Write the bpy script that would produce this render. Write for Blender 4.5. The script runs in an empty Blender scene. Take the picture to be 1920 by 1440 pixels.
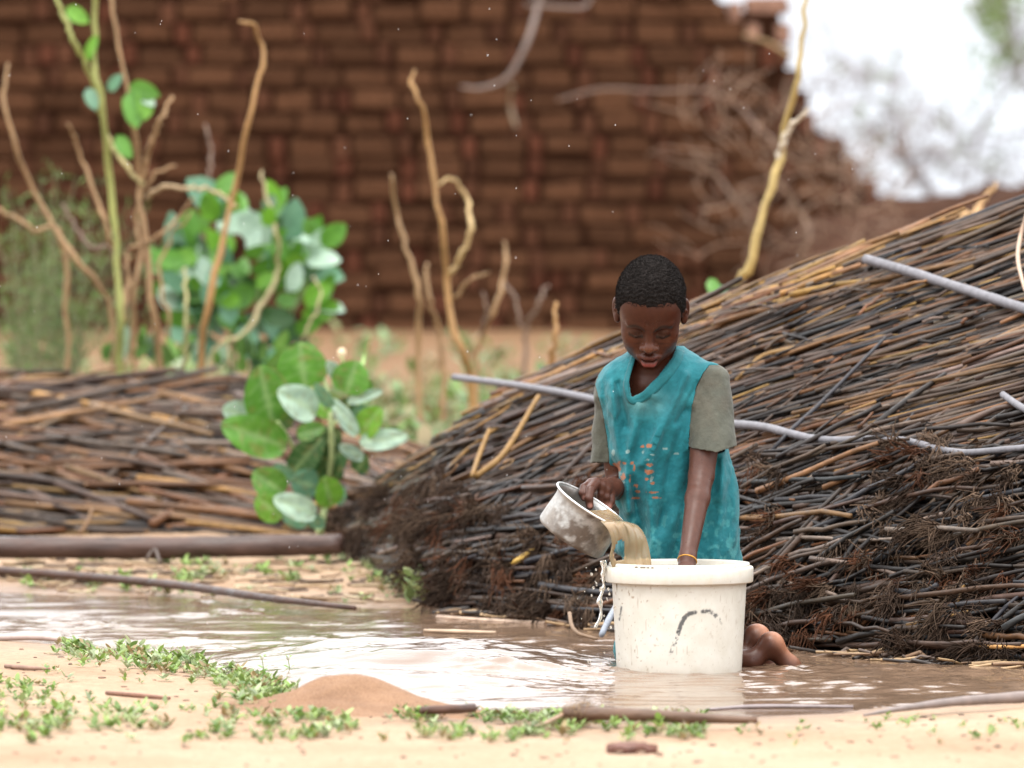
import bpy, math, random
import numpy as np
from mathutils import Vector, Matrix
from mathutils.bvhtree import BVHTree

rng = np.random.default_rng(7)
random.seed(7)
scene = bpy.context.scene
COL = scene.collection
R = math.radians

# ------------------------------------------------------------------ camera
FPX = 16000.0          # focal length in pixels of the 1920 x 1440 photograph
CAM = np.array([0.0, -16.0, 0.9877])
PITCH = math.atan(450.0 / FPX)
cam_d = bpy.data.cameras.new('camera')
cam = bpy.data.objects.new('camera', cam_d)
COL.objects.link(cam)
cam.location = CAM
cam.rotation_euler = (math.pi / 2 - PITCH, 0, 0)
cam_d.sensor_width = 36.0
cam_d.lens = 36.0 * FPX / 1920.0
cam_d.clip_start = 0.5
cam_d.clip_end = 2000
cam_d.dof.use_dof = True
cam_d.dof.focus_distance = 16.08
cam_d.dof.aperture_fstop = 5.6
scene.camera = cam

# ------------------------------------------------------------------ sky, sun, exposure (overcast, rain)
SUN_EL, SUN_AZ = R(68), R(200)
world = bpy.data.worlds.new('World')
scene.world = world
world.use_nodes = True
wn, wl = world.node_tree.nodes, world.node_tree.links
wn.clear()
w_out = wn.new('ShaderNodeOutputWorld')
w_bg = wn.new('ShaderNodeBackground')
w_sky = wn.new('ShaderNodeTexSky')
w_sky.sky_type = 'NISHITA'
w_sky.sun_disc = False
w_sky.sun_elevation = SUN_EL
w_sky.sun_rotation = SUN_AZ
w_sky.air_density = 1.0
w_sky.dust_density = 6.0
w_sky.ozone_density = 1.0
w_tc = wn.new('ShaderNodeTexCoord'); w_sep = wn.new('ShaderNodeSeparateXYZ'); w_max = wn.new('ShaderNodeMath'); w_max.operation = 'MAXIMUM'; w_max.inputs[1].default_value = 0.03
w_cmb = wn.new('ShaderNodeCombineXYZ')
wl.new(w_tc.outputs['Generated'], w_sep.inputs[0]); wl.new(w_sep.outputs['Z'], w_max.inputs[0])
wl.new(w_sep.outputs['X'], w_cmb.inputs['X']); wl.new(w_sep.outputs['Y'], w_cmb.inputs['Y']); wl.new(w_max.outputs[0], w_cmb.inputs['Z'])
wl.new(w_cmb.outputs[0], w_sky.inputs['Vector'])
w_hs = wn.new('ShaderNodeHueSaturation')        # cloud cover: nearly colourless
w_hs.inputs['Saturation'].default_value = 0.16
w_mix = wn.new('ShaderNodeMix')
w_mix.data_type = 'RGBA'
w_mix.inputs[0].default_value = 0.8
w_rmp = wn.new('ShaderNodeValToRGB')              # cloud layer, brighter overhead as overcast skies are
w_rmp.color_ramp.elements[0].position = 0.0; w_rmp.color_ramp.elements[0].color = (0.315, 0.335, 0.365, 1)
w_rmp.color_ramp.elements[1].position = 1.0; w_rmp.color_ramp.elements[1].color = (1.0, 1.0, 1.0, 1)
w_e = w_rmp.color_ramp.elements.new(0.22); w_e.color = (0.64, 0.65, 0.67, 1)
w_gain = wn.new('ShaderNodeMix'); w_gain.data_type = 'RGBA'; w_gain.blend_type = 'MULTIPLY'; w_gain.inputs[0].default_value = 1.0; w_gain.inputs[7].default_value = (21, 21, 21, 1)
wl.new(w_max.outputs[0], w_rmp.inputs[0]); wl.new(w_rmp.outputs[0], w_gain.inputs[6]); wl.new(w_gain.outputs[2], w_mix.inputs[7])
wl.new(w_sky.outputs[0], w_hs.inputs['Color'])
wl.new(w_hs.outputs[0], w_mix.inputs[6])
wl.new(w_mix.outputs[2], w_bg.inputs['Color'])
w_bg.inputs['Strength'].default_value = 0.14
wl.new(w_bg.outputs[0], w_out.inputs['Surface'])

sun_d = bpy.data.lights.new('sun', 'SUN')
sun_d.energy = 1.5
sun_d.angle = R(35)
sun_d.color = (1.0, 0.96, 0.9)
sun = bpy.data.objects.new('sun', sun_d)
COL.objects.link(sun)
# light comes from behind the camera, a little from the left, high up
sdir = Vector((math.sin(SUN_AZ) * math.cos(SUN_EL), math.cos(SUN_AZ) * math.cos(SUN_EL), math.sin(SUN_EL)))
sun.rotation_euler = sdir.to_track_quat('Z', 'Y').to_euler()
sun.location = (0, -5, 10)

vs = scene.view_settings
vs.view_transform = 'Standard'
vs.look = 'None'
vs.exposure = 0.5
vs.gamma = 1.0
vs.use_curve_mapping = False
scene.render.engine = 'CYCLES'
scene.cycles.use_denoising = True
scene.cycles.max_bounces = 6
scene.cycles.diffuse_bounces = 3
scene.cycles.glossy_bounces = 3
scene.cycles.transmission_bounces = 5
scene.cycles.caustics_reflective = False
scene.cycles.caustics_refractive = False

# ------------------------------------------------------------------ picture <-> place
FWD = np.array([0, math.cos(PITCH), -math.sin(PITCH)])
UPV = np.array([0, math.sin(PITCH), math.cos(PITCH)])
RGT = np.array([1.0, 0, 0])
def P(px, py, Y):
    px, py, Y = np.broadcast_arrays(np.asarray(px, float), np.asarray(py, float), np.asarray(Y, float))
    d = FWD + ((px - 960) / FPX)[..., None] * RGT + (-(py - 720) / FPX)[..., None] * UPV
    t = (Y - CAM[1]) / d[..., 1]
    return CAM + d * t[..., None]
def PG(px, py, z=0.0):
    px, py = np.broadcast_arrays(np.asarray(px, float), np.asarray(py, float))
    d = FWD + ((px - 960) / FPX)[..., None] * RGT + (-(py - 720) / FPX)[..., None] * UPV
    t = (z - CAM[2]) / d[..., 2]
    return CAM + d * t[..., None]
def to_px(p):
    q = np.asarray(p) - CAM
    zz = q @ FWD
    return np.stack([960 + FPX * (q @ RGT) / zz, 720 - FPX * (q @ UPV) / zz], -1)
def mpp(Y):
    return (Y - CAM[1]) / FPX      # metres per photo pixel at depth Y

# ------------------------------------------------------------------ scene helpers
def tag(o, label=None, cat=None, group=None, kind=None):
    if label: o['label'] = label
    if cat: o['category'] = cat
    if group: o['group'] = group
    if kind: o['kind'] = kind
    return o
def empty(name, loc, label, cat, group=None):
    o = bpy.data.objects.new(name, None)
    o.empty_display_size = 0.05
    COL.objects.link(o)
    o.location = [float(v) for v in loc]
    return tag(o, label, cat, group)
def arr_mesh(name, V, quads=None, tris=None, col=None, smooth=True):
    V = np.ascontiguousarray(V, np.float32)
    me = bpy.data.meshes.new(name)
    nq = 0 if quads is None else len(quads)
    nt = 0 if tris is None else len(tris)
    me.vertices.add(len(V))
    me.vertices.foreach_set('co', V.ravel())
    idx = []
    if nq: idx.append(np.asarray(quads, np.int32).ravel())
    if nt: idx.append(np.asarray(tris, np.int32).ravel())
    idx = np.concatenate(idx) if idx else np.zeros(0, np.int32)
    me.loops.add(len(idx))
    me.loops.foreach_set('vertex_index', idx)
    me.polygons.add(nq + nt)
    starts = np.concatenate([np.arange(nq) * 4, nq * 4 + np.arange(nt) * 3]).astype(np.int32)
    me.polygons.foreach_set('loop_start', starts)
    me.polygons.foreach_set('use_smooth', np.full(nq + nt, smooth, bool))
    me.update(calc_edges=True)
    if col is not None:
        col = np.asarray(col, np.float32)
        if col.ndim == 1: col = np.tile(col, (len(V), 1))
        if col.shape[1] == 3: col = np.concatenate([col, np.ones((len(col), 1), np.float32)], 1)
        a = me.attributes.new('col', 'FLOAT_COLOR', 'POINT')
        a.data.foreach_set('color', np.ascontiguousarray(col, np.float32).ravel())
    me.validate()
    return me
def obj(name, me, mat=None, parent=None, loc=None):
    o = bpy.data.objects.new(name, me)
    COL.objects.link(o)
    if mat is not None and len(me.materials) == 0: me.materials.append(mat)
    if parent is not None:
        o.parent = parent
        pl = np.array(parent.matrix_basis.translation)
        pp = parent.parent
        while pp is not None:
            pl = pl + np.array(pp.matrix_basis.translation); pp = pp.parent
        o.location = [float(v) for v in (-pl if loc is None else np.asarray(loc) - pl)]
    elif loc is not None:
        o.location = [float(v) for v in loc]
    return o
class MB:
    """collects quads and triangles with a colour for each point"""
    def __init__(s): s.V, s.Q, s.T, s.C, s.n = [], [], [], [], 0
    def add(s, V, Q=None, T=None, C=(0.5, 0.5, 0.5)):
        V = np.asarray(V, float).reshape(-1, 3)
        C = np.asarray(C, float)
        if C.ndim == 1: C = np.tile(C[:3], (len(V), 1))
        s.V.append(V); s.C.append(C[:, :3])
        if Q is not None and len(Q): s.Q.append(np.asarray(Q) + s.n)
        if T is not None and len(T): s.T.append(np.asarray(T) + s.n)
        s.n += len(V)
    def mesh(s, name, smooth=True):
        return arr_mesh(name, np.concatenate(s.V), np.concatenate(s.Q) if s.Q else None,
                        np.concatenate(s.T) if s.T else None, np.concatenate(s.C), smooth)
def tubes(Pts, Rad, sides=6, caps=True):
    """many tubes at once: Pts [N,K,3], Rad [N,K] -> V, Q"""
    Pts = np.asarray(Pts, float); Rad = np.asarray(Rad, float)
    N, K, _ = Pts.shape
    T = np.gradient(Pts, axis=1)
    T /= np.linalg.norm(T, axis=2, keepdims=True) + 1e-9
    ref = np.zeros((N, 1, 3)); m = Pts[:, -1] - Pts[:, 0]
    ax = np.argmin(np.abs(m), axis=1); ref[np.arange(N), 0, ax] = 1
    U = np.cross(T, ref); U /= np.linalg.norm(U, axis=2, keepdims=True) + 1e-9
    W = np.cross(T, U)
    a = np.arange(sides) / sides * 2 * math.pi
    V = Pts[:, :, None, :] + Rad[:, :, None, None] * (np.cos(a)[None, None, :, None] * U[:, :, None] + np.sin(a)[None, None, :, None] * W[:, :, None])
    base = np.arange(N)[:, None, None] * K * sides + np.arange(K - 1)[None, :, None] * sides
    i = np.arange(sides)[None, None, :]; j = (np.arange(sides) + 1)[None, None, :] % sides
    Q = np.stack([base + i, base + sides + i, base + sides + j, base + j], -1).reshape(-1, 4)
    if caps and sides >= 4:
        ex = []
        for kk, rev in ((0, False), (K - 1, True)):
            b0 = np.arange(N) * K * sides + kk * sides
            cq = [(0, 1, 2, 3)] if sides == 4 else ([(0, 1, 2, 3), (0, 3, 4, 5)] if sides == 6 else [(0, q, q + 1, q + 2) for q in range(1, sides - 2, 2)])
            for c in cq:
                c = c[::-1] if rev else c
                ex.append(np.stack([b0 + v for v in c], -1))
        Q = np.concatenate([Q] + ex)
    return V.reshape(-1, 3), Q
def smooth_path(pts, n):
    """Catmull-Rom through 3D points"""
    pts = np.asarray(pts, float)
    if len(pts) == 2:
        t = np.linspace(0, 1, n)[:, None]
        return pts[0] * (1 - t) + pts[1] * t
    q = np.vstack([2 * pts[0] - pts[1], pts, 2 * pts[-1] - pts[-2]])
    seg = np.linspace(0, len(pts) - 1 - 1e-6, n)
    i = seg.astype(int); t = (seg - i)[:, None]
    a, b, c, d = q[i], q[i + 1], q[i + 2], q[i + 3]
    return 0.5 * (2 * b + (c - a) * t + (2 * a - 5 * b + 4 * c - d) * t ** 2 + (3 * b - a - 3 * c + d) * t ** 3)
def ihash(*k):
    h = np.zeros_like(np.asarray(k[0], np.int64))
    for q, v in enumerate(k):
        h = h * 73856093 + np.asarray(v, np.int64) * (19349663 + 83492791 * q)
        h = (h ^ (h >> 13)) & 0x7fffffff
    h = (h * 1274126177) & 0x7fffffff
    return ((h ^ (h >> 16)) & 0xffff) / 65535.0
def vnoise(x, y, z=0.0, seed=0):
    """smooth value noise in -1..1"""
    x, y, z = np.broadcast_arrays(np.asarray(x, float), np.asarray(y, float), np.asarray(z, float))
    xi, yi, zi = np.floor(x).astype(np.int64), np.floor(y).astype(np.int64), np.floor(z).astype(np.int64)
    f = [v - w for v, w in ((x, xi), (y, yi), (z, zi))]
    f = [q * q * (3 - 2 * q) for q in f]
    r = 0
    for dx in (0, 1):
        for dy in (0, 1):
            for dz in (0, 1):
                w = (f[0] if dx else 1 - f[0]) * (f[1] if dy else 1 - f[1]) * (f[2] if dz else 1 - f[2])
                r = r + w * ihash(xi + dx + 5000, yi + dy + 5000, zi + dz + 5000 + seed * 131)
    return r * 2 - 1
def fbm(x, y, z=0.0, oct=4, seed=0):
    r, a, f = 0, 0.5, 1.0
    for o in range(oct):
        r = r + a * vnoise(x * f, y * f, np.asarray(z) * f, seed + o); a *= 0.5; f *= 2.03
    return r
def sstep(a, b, x):
    t = np.clip((np.asarray(x, float) - a) / (b - a), 0, 1)
    return t * t * (3 - 2 * t)

# ------------------------------------------------------------------ materials
def new_mat(name):
    m = bpy.data.materials.new(name)
    m.use_nodes = True
    nt = m.node_tree
    b = nt.nodes['Principled BSDF']
    return m, nt, b
def ramp(nt, stops):
    r = nt.nodes.new('ShaderNodeValToRGB')
    cr = r.color_ramp
    while len(cr.elements) > 1: cr.elements.remove(cr.elements[-1])
    cr.elements[0].position = stops[0][0]; cr.elements[0].color = (*stops[0][1], 1)
    for p, c in stops[1:]:
        e = cr.elements.new(p); e.color = (*c, 1)
    return r
def noise(nt, scale, detail=4, rough=0.55, vec=None, coord='Object', stretch=None):
    n = nt.nodes.new('ShaderNodeTexNoise')
    n.inputs['Scale'].default_value = scale
    n.inputs['Detail'].default_value = detail
    n.inputs['Roughness'].default_value = rough
    if coord == 'World':
        g = nt.nodes.new('ShaderNodeNewGeometry'); src = g.outputs['Position']
    else:
        tc = nt.nodes.new('ShaderNodeTexCoord'); src = tc.outputs[coord]
    if stretch:
        mp = nt.nodes.new('ShaderNodeMapping'); mp.inputs['Scale'].default_value = stretch
        nt.links.new(src, mp.inputs[0]); src = mp.outputs[0]
    nt.links.new(src, n.inputs['Vector'])
    return n
def mixc(nt, mode, fac, a, b):
    m = nt.nodes.new('ShaderNodeMix'); m.data_type = 'RGBA'; m.blend_type = mode
    for i, v in ((0, fac), (6, a), (7, b)):
        if isinstance(v, (int, float)): m.inputs[i].default_value = v
        elif isinstance(v, tuple): m.inputs[i].default_value = (*v[:3], 1)
        else: nt.links.new(v, m.inputs[i])
    return m.outputs[2]
def bump(nt, b, height, strength=0.3, dist=0.01):
    n = nt.nodes.new('ShaderNodeBump')
    n.inputs['Strength'].default_value = strength
    n.inputs['Distance'].default_value = dist
    nt.links.new(height, n.inputs['Height'])
    nt.links.new(n.outputs[0], b.inputs['Normal'])
    return n
def attr_mat(name, rough=0.7, nscale=60, namp=0.35, bstr=0.2, bdist=0.003, spec=0.5, source='attr', stretch=None, sss=0.0, rough_noise=0.0):
    """colour from the points' own colour (or the object's colour), broken up by grain"""
    m, nt, b = new_mat(name)
    if source == 'attr':
        a = nt.nodes.new('ShaderNodeAttribute'); a.attribute_name = 'col'; c = a.outputs['Color']
    else:
        a = nt.nodes.new('ShaderNodeObjectInfo'); c = a.outputs['Color']
    n = noise(nt, nscale, 5, 0.6, coord='World', stretch=stretch)
    r = ramp(nt, [(0.25, (1 - namp,) * 3), (0.75, (1 + namp,) * 3)])
    nt.links.new(n.outputs[0], r.inputs[0])
    nt.links.new(mixc(nt, 'MULTIPLY', 1.0, c, r.outputs[0]), b.inputs['Base Color'])
    b.inputs['Roughness'].default_value = rough
    if rough_noise:
        mr = nt.nodes.new('ShaderNodeMapRange')
        mr.inputs['From Min'].default_value = 0.3; mr.inputs['From Max'].default_value = 0.7
        mr.inputs['To Min'].default_value = max(0.05, rough - rough_noise); mr.inputs['To Max'].default_value = min(1, rough + rough_noise)
        nt.links.new(n.outputs[0], mr.inputs[0]); nt.links.new(mr.outputs[0], b.inputs['Roughness'])
    b.inputs['Specular IOR Level'].default_value = spec
    if sss:
        b.inputs['Subsurface Weight'].default_value = sss
        b.inputs['Subsurface Radius'].default_value = (0.006, 0.002, 0.001)
    if bstr: bump(nt, b, n.outputs[0], bstr, bdist)
    return m

# ================================================================== GROUND AND WATER
near_px = np.array([(-400, 1165), (-200, 1184), (0, 1197), (130, 1208), (300, 1228), (420, 1247), (560, 1285), (700, 1312), (820, 1330), (1050, 1350), (1250, 1352), (1390, 1348), (1550, 1338), (1700, 1322), (1920, 1300), (2250, 1280)], float)
far_px = np.array([(-500, 1104), (-200, 1105), (0, 1108), (150, 1118), (300, 1122), (500, 1130), (700, 1138), (840, 1142), (1000, 1158), (1170, 1172), (1320, 1190), (1480, 1205), (1700, 1222), (1920, 1238), (2300, 1262)], float)
_n = PG(near_px[:, 0], near_px[:, 1]); _f = PG(far_px[:, 0], far_px[:, 1])
def Yn(x): return np.interp(x, _n[:, 0], _n[:, 1])
def Yf(x): return np.interp(x, _f[:, 0], _f[:, 1])
def ground_z(x, y):
    x = np.asarray(x, float); y = np.asarray(y, float)
    wob = 0.05 * fbm(x * 3, y * 1.5, oct=3, seed=3)
    tn = Yn(x) + wob - y
    tf = y - Yf(x) - wob
    rel = 0.007 * fbm(x * 5, y * 3, oct=4, seed=11) + 0.0035 * fbm(x * 22, y * 14, oct=3, seed=21)
    zn = 0.024 * (1 - np.exp(-np.clip(tn, 0, None) / 0.8)) + rel * sstep(0, 0.35, tn)
    zf = 0.03 * sstep(0, 1.2, tf) + 0.02 * np.clip(y - 3, 0, 16) - 0.014 * np.clip(y - 24, 0, None) + 1.6 * rel * sstep(0, 0.5, tf)
    depth = -0.055 * np.minimum(sstep(0, 0.45, -tn), sstep(0, 0.45, -tf))
    return np.where(tn > 0, zn, np.where(tf > 0, zf, depth)) + 0.0
gx = np.concatenate([[-900, -300, -100, -40, -15, -8, -5], np.arange(-3.2, 3.6, 0.032), [5, 8, 15, 40, 100, 300, 900]])
gy = np.concatenate([[-60, -30, -16, -10, -6, -4], np.arange(-3, 5.5, 0.034), np.arange(5.6, 18, 0.15), [19, 21, 25, 32, 45, 70, 120, 250, 600, 1500]])
GX, GY = np.meshgrid(gx, gy)
GV = np.stack([GX, GY, ground_z(GX, GY)], -1).reshape(-1, 3)
def grid_quads(ny, nx):
    i = np.arange(ny - 1)[:, None] * nx + np.arange(nx - 1)[None, :]
    return np.stack([i, i + 1, i + nx + 1, i + nx], -1).reshape(-1, 4)

m_sand, nt, b = new_mat('sandy_ground')
n1 = noise(nt, 1.6, 5, 0.6, coord='World'); n2 = noise(nt, 60, 4, 0.7, coord='World'); n3 = noise(nt, 420, 2, 0.6, coord='World')
rp = ramp(nt, [(0.3, (0.31, 0.195, 0.118)), (0.5, (0.375, 0.262, 0.172)), (0.72, (0.43, 0.315, 0.22))])
nt.links.new(n1.outputs[0], rp.inputs[0])
rp2 = ramp(nt, [(0.3, (0.78, 0.75, 0.72)), (0.62, (1.06, 1.06, 1.06))]); nt.links.new(n2.outputs[0], rp2.inputs[0])
c = mixc(nt, 'MULTIPLY', 1.0, rp.outputs[0], rp2.outputs[0])
rp3 = ramp(nt, [(0.35, (0.86, 0.84, 0.82)), (0.65, (1.08, 1.08, 1.08))]); nt.links.new(n3.outputs[0], rp3.inputs[0])
c = mixc(nt, 'MULTIPLY', 1.0, c, rp3.outputs[0])
geo = nt.nodes.new('ShaderNodeNewGeometry'); sx = nt.nodes.new('ShaderNodeSeparateXYZ'); nt.links.new(geo.outputs['Position'], sx.inputs[0])
add = nt.nodes.new('ShaderNodeMath'); add.operation = 'MULTIPLY_ADD'; nt.links.new(n2.outputs[0], add.inputs[0]); add.inputs[1].default_value = 0.006; nt.links.new(sx.outputs['Z'], add.inputs[2])
wet = nt.nodes.new('ShaderNodeMapRange'); wet.inputs['From Min'].default_value = 0.003; wet.inputs['From Max'].default_value = 0.016; wet.inputs['To Min'].default_value = 1; wet.inputs['To Max'].default_value = 0
nt.links.new(add.outputs[0], wet.inputs[0])
c = mixc(nt, 'MULTIPLY', wet.outputs[0], c, (0.62, 0.56, 0.52))
# red earth further back, towards the wall
mr = nt.nodes.new('ShaderNodeMapRange'); mr.inputs['From Min'].default_value = 3.0; mr.inputs['From Max'].default_value = 8.0; nt.links.new(sx.outputs['Y'], mr.inputs[0])
c = mixc(nt, 'MIX', mr.outputs[0], c, mixc(nt, 'MULTIPLY', 1.0, rp2.outputs[0], (0.19, 0.105, 0.05)))
nt.links.new(c, b.inputs['Base Color'])
rr = nt.nodes.new('ShaderNodeMapRange'); rr.inputs['To Min'].default_value = 0.9; rr.inputs['To Max'].default_value = 0.35; nt.links.new(wet.outputs[0], rr.inputs[0]); nt.links.new(rr.outputs[0], b.inputs['Roughness'])
b.inputs['Specular IOR Level'].default_value = 0.35
bump(nt, b, n2.outputs[0], 0.6, 0.012)
tag(obj('ground', arr_mesh('ground', GV, grid_quads(len(gy), len(gx))), m_sand), kind='structure')

# water: rings round the bucket, rain dimples and a light chop; a real wavy surface
wx = np.arange(-2.3, 2.9, 0.0125); wy = np.arange(-1.7, 4.2, 0.0125)
WX, WY = np.meshgrid(wx, wy)
h = np.zeros_like(WX)
wr = np.random.default_rng(5)
chop = 0.30 + 0.42 * np.exp(-(((WX + 0.12) / 0.42) ** 2 + ((WY + 0.2) / 0.6) ** 2)) + 0.22 * fbm(WX * 1.2, WY * 0.8, oct=3, seed=9) + 0.45 * np.exp(-(((WX + 1.0) / 0.5) ** 2 + ((WY - 0.9) / 0.8) ** 2))
chop = np.clip(chop, 0.10, 1.2) * (1 - 0.65 * np.exp(-(((WX - 0.32) / 0.2) ** 2 + ((WY + 0.5) / 0.5) ** 2)))
for i in range(64):
    lam = 0.07 * (0.65 / 0.07) ** wr.random()
    ang = wr.normal(math.pi / 2, 0.42)
    k = 2 * math.pi / lam
    A = lam * 0.0036 * (0.6 + 0.8 * wr.random())
    h += A * np.sin(k * (math.cos(ang) * WX + math.sin(ang) * WY) + wr.random() * 6.28 + 0.6 * fbm(WX * 2, WY * 2, oct=2, seed=40 + i))
h *= chop
# a long low swell left of the bucket, its slope shaped to mirror white sky and brighten the water
sw = np.where(WY < 0.3, sstep(-0.85, 0.3, WY) * 0.35 + 0.65 * np.clip((WY + 0.85) / 1.15, 0, 1), sstep(0.62, 0.3, WY))
h += 0.042 * sw * sstep(-0.75, -0.25, WX) * sstep(0.32, -0.12, WX) * (1 + 0.25 * fbm(WX * 3, WY * 3, oct=2, seed=71))
for (cx, cy, lam, A, dec) in ((0.314, 0.0, 0.065, 0.0016, 0.7), (0.17, -0.02, 0.05, 0.0022, 0.35), (0.48, 0.15, 0.06, 0.0013, 0.5)):
    r_ = np.hypot(WX - cx, WY - cy)
    h += A * np.sin(r_ / lam * 6.283) * np.exp(-r_ / dec)
for i in range(1150):                                 # rain
    cx, cy = wr.uniform(-1.4, 1.5), wr.uniform(-1.1, 2.9)
    r0 = wr.uniform(0.012, 0.06)
    if 0.17 < cx < 0.45 and -1.1 < cy < 0.15 and wr.random() < 0.85: continue
    if cx < 0.2 and wr.random() < 0.62: continue
    ix = slice(max(0, int((cx - 0.2 + 2.3) / 0.0125)), int((cx + 0.2 + 2.3) / 0.0125)); iy = slice(max(0, int((cy - 0.2 + 1.7) / 0.0125)), int((cy + 0.2 + 1.7) / 0.0125))
    r_ = np.hypot(WX[iy, ix] - cx, WY[iy, ix] - cy)
    h[iy, ix] += wr.uniform(0.0005, 0.0021) * np.cos((r_ - r0) / 0.048 * 6.283) * np.exp(-((r_ - r0) / 0.03) ** 2)
m_water, nt, b = new_mat('muddy_water')
n1 = noise(nt, 1.3, 3, 0.5, coord='World', stretch=(1, 0.5, 1))
rp = ramp(nt, [(0.35, (0.145, 0.09, 0.058)), (0.65, (0.205, 0.135, 0.09))]); nt.links.new(n1.outputs[0], rp.inputs[0])
nt.links.new(rp.outputs[0], b.inputs['Base Color'])
b.inputs['Roughness'].default_value = 0.03
b.inputs['IOR'].default_value = 1.33
n2 = noise(nt, 70, 3, 0.6, coord='World', stretch=(0.8, 1, 1))
bump(nt, b, n2.outputs[0], 0.16, 0.004)
tag(obj('puddle_water', arr_mesh('puddle_water', np.stack([WX, WY, h], -1).reshape(-1, 3), grid_quads(len(wy), len(wx))), m_water), kind='structure')

# ================================================================== MUD BRICK WALL
WY0 = 16.0
S_W = mpp(WY0)
prof_px = [(-420, -40), (300, -38), (860, -34), (1336, -30), (1342, 4), (1400, 6), (1474, 8), (1483, 60), (1482, 112), (1500, 150), (1521, 195), (1530, 240), (1572, 258), (1604, 305), (1628, 345), (1665, 372), (1705, 390), (1712, 470), (1716, 700)]
prof = P([p[0] for p in prof_px], [p[1] for p in prof_px], WY0)
wall_base = float(P(0, 620, WY0)[2])
def wall_right(z):                   # right hand end of the wall at height z
    pts = prof[6:]
    return float(np.interp(-z, -pts[:, 2], pts[:, 0]))
def wall_top(x): return float(np.interp(x, prof[:7, 0], prof[:7, 2]))
m_brick = attr_mat('mud_brick', 0.9, 55, 0.42, 0.5, 0.012, 0.06, source='object')
m_brick_rest = attr_mat('mud_brick_rest', 0.9, 55, 0.42, 0.5, 0.012, 0.06)
m_mortar, nt, b = new_mat('mud_mortar')
n1 = noise(nt, 14, 6, 0.65, coord='World')
rp = ramp(nt, [(0.3, (0.021, 0.0088, 0.0048)), (0.7, (0.052, 0.022, 0.0118))]); nt.links.new(n1.outputs[0], rp.inputs[0])
nt.links.new(rp.outputs[0], b.inputs['Base Color']); b.inputs['Roughness'].default_value = 0.95; b.inputs['Specular IOR Level'].default_value = 0.05
bump(nt, b, n1.outputs[0], 0.8, 0.03)
wall = empty('mud_brick_wall', (0, WY0, wall_base), 'brown mud brick wall with a collapsed right end, behind everything', 'wall')
# mortar core, a little behind the brick faces
core = MB()
zs = np.arange(wall_base - 0.15, 1.62, 0.042)
xs_n = 90
Vf, Vb = [], []
for z in zs:
    xr = wall_right(min(z, 1.52)) - 0.03
    x = np.linspace(-4.6, xr, xs_n)
    zz = np.minimum(z, np.array([wall_top(q) - 0.03 for q in x]))
    Vf.append(np.stack([x, WY0 + 0.022 + 0.010 * fbm(x * 9, zz * 9, oct=2, seed=5), zz], -1)); Vb.append(np.stack([x, np.full(xs_n, WY0 + 0.36), zz], -1))
ny = len(zs)
gq = grid_quads(ny, xs_n)
core.add(np.concatenate(Vf), gq); core.add(np.concatenate(Vb), gq[:, ::-1])
e = np.arange(ny - 1)
off = ny * xs_n
a_ = e * xs_n + xs_n - 1
core.n = core.n
side = np.stack([a_, a_ + xs_n + 0, a_ + xs_n + off, a_ + off], -1)
core.Q.append(side)
a_ = (ny - 1) * xs_n + np.arange(xs_n - 1)
core.Q.append(np.stack([a_, a_ + 1, a_ + 1 + off, a_ + off], -1))
obj('mortar', core.mesh('mortar', False), m_mortar, wall)
def brick_mesh(L, D, H, seed):
    r = np.random.default_rng(seed)
    c = min(H, L) * 0.10
    V, idx = [], {}
    for sx_ in (0, 1):
        for sy_ in (0, 1):
            for sz_ in (0, 1):
                for ax in range(3):
                    p = np.array([(sx_ - .5) * L, (sy_ - .5) * D, (sz_ - .5) * H])
                    for q in range(3):
                        if q != ax: p[q] -= (2 * (sx_, sy_, sz_)[q] - 1) * c * r.uniform(0.5, 1.6)
                    idx[(sx_, sy_, sz_, ax)] = len(V); V.append(p + r.normal(0, H * 0.022, 3))
    F = []
    for ax in range(3):
        o1, o2 = [q for q in range(3) if q != ax]
        for s in (0, 1):
            ring = []
            for (a, b2) in ((0, 0), (1, 0), (1, 1), (0, 1)):
                k = [0, 0, 0]; k[ax] = s; k[o1] = a; k[o2] = b2
                ring.append(idx[(*k, ax)])
            F.append(ring)
        for a in (0, 1):
            for b2 in (0, 1):
                k0 = [0, 0, 0]; k1 = [0, 0, 0]; k1[ax] = 1
                k0[o1] = k1[o1] = a; k0[o2] = k1[o2] = b2
                F.append([idx[(*k0, o1)], idx[(*k1, o1)], idx[(*k1, o2)], idx[(*k0, o2)]])
    T = [[idx[(a, b2, c2, q)] for q in range(3)] for a in (0, 1) for b2 in (0, 1) for c2 in (0, 1)]
    me = bpy.data.meshes.new('brick'); me.from_pydata([tuple(v) for v in V], [], F + T)
    import bmesh
    bm = bmesh.new(); bm.from_mesh(me); bmesh.ops.recalc_face_normals(bm, faces=bm.faces); bm.to_mesh(me); bm.free()
    return me
PITCH_Z = 42.3 * S_W
SL, HL, BH, BD = 0.160, 0.054, 0.0695, 0.13
var_s = [brick_mesh(SL, BD, BH, 100 + i) for i in range(7)]
var_h = [brick_mesh(HL, BD, BH * 1.06, 200 + i) for i in range(6)]
for me in var_s + var_h: me.materials.append(m_brick)
bricks = []
br = np.random.default_rng(21)
ci = 0
z = wall_base - 0.02
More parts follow.
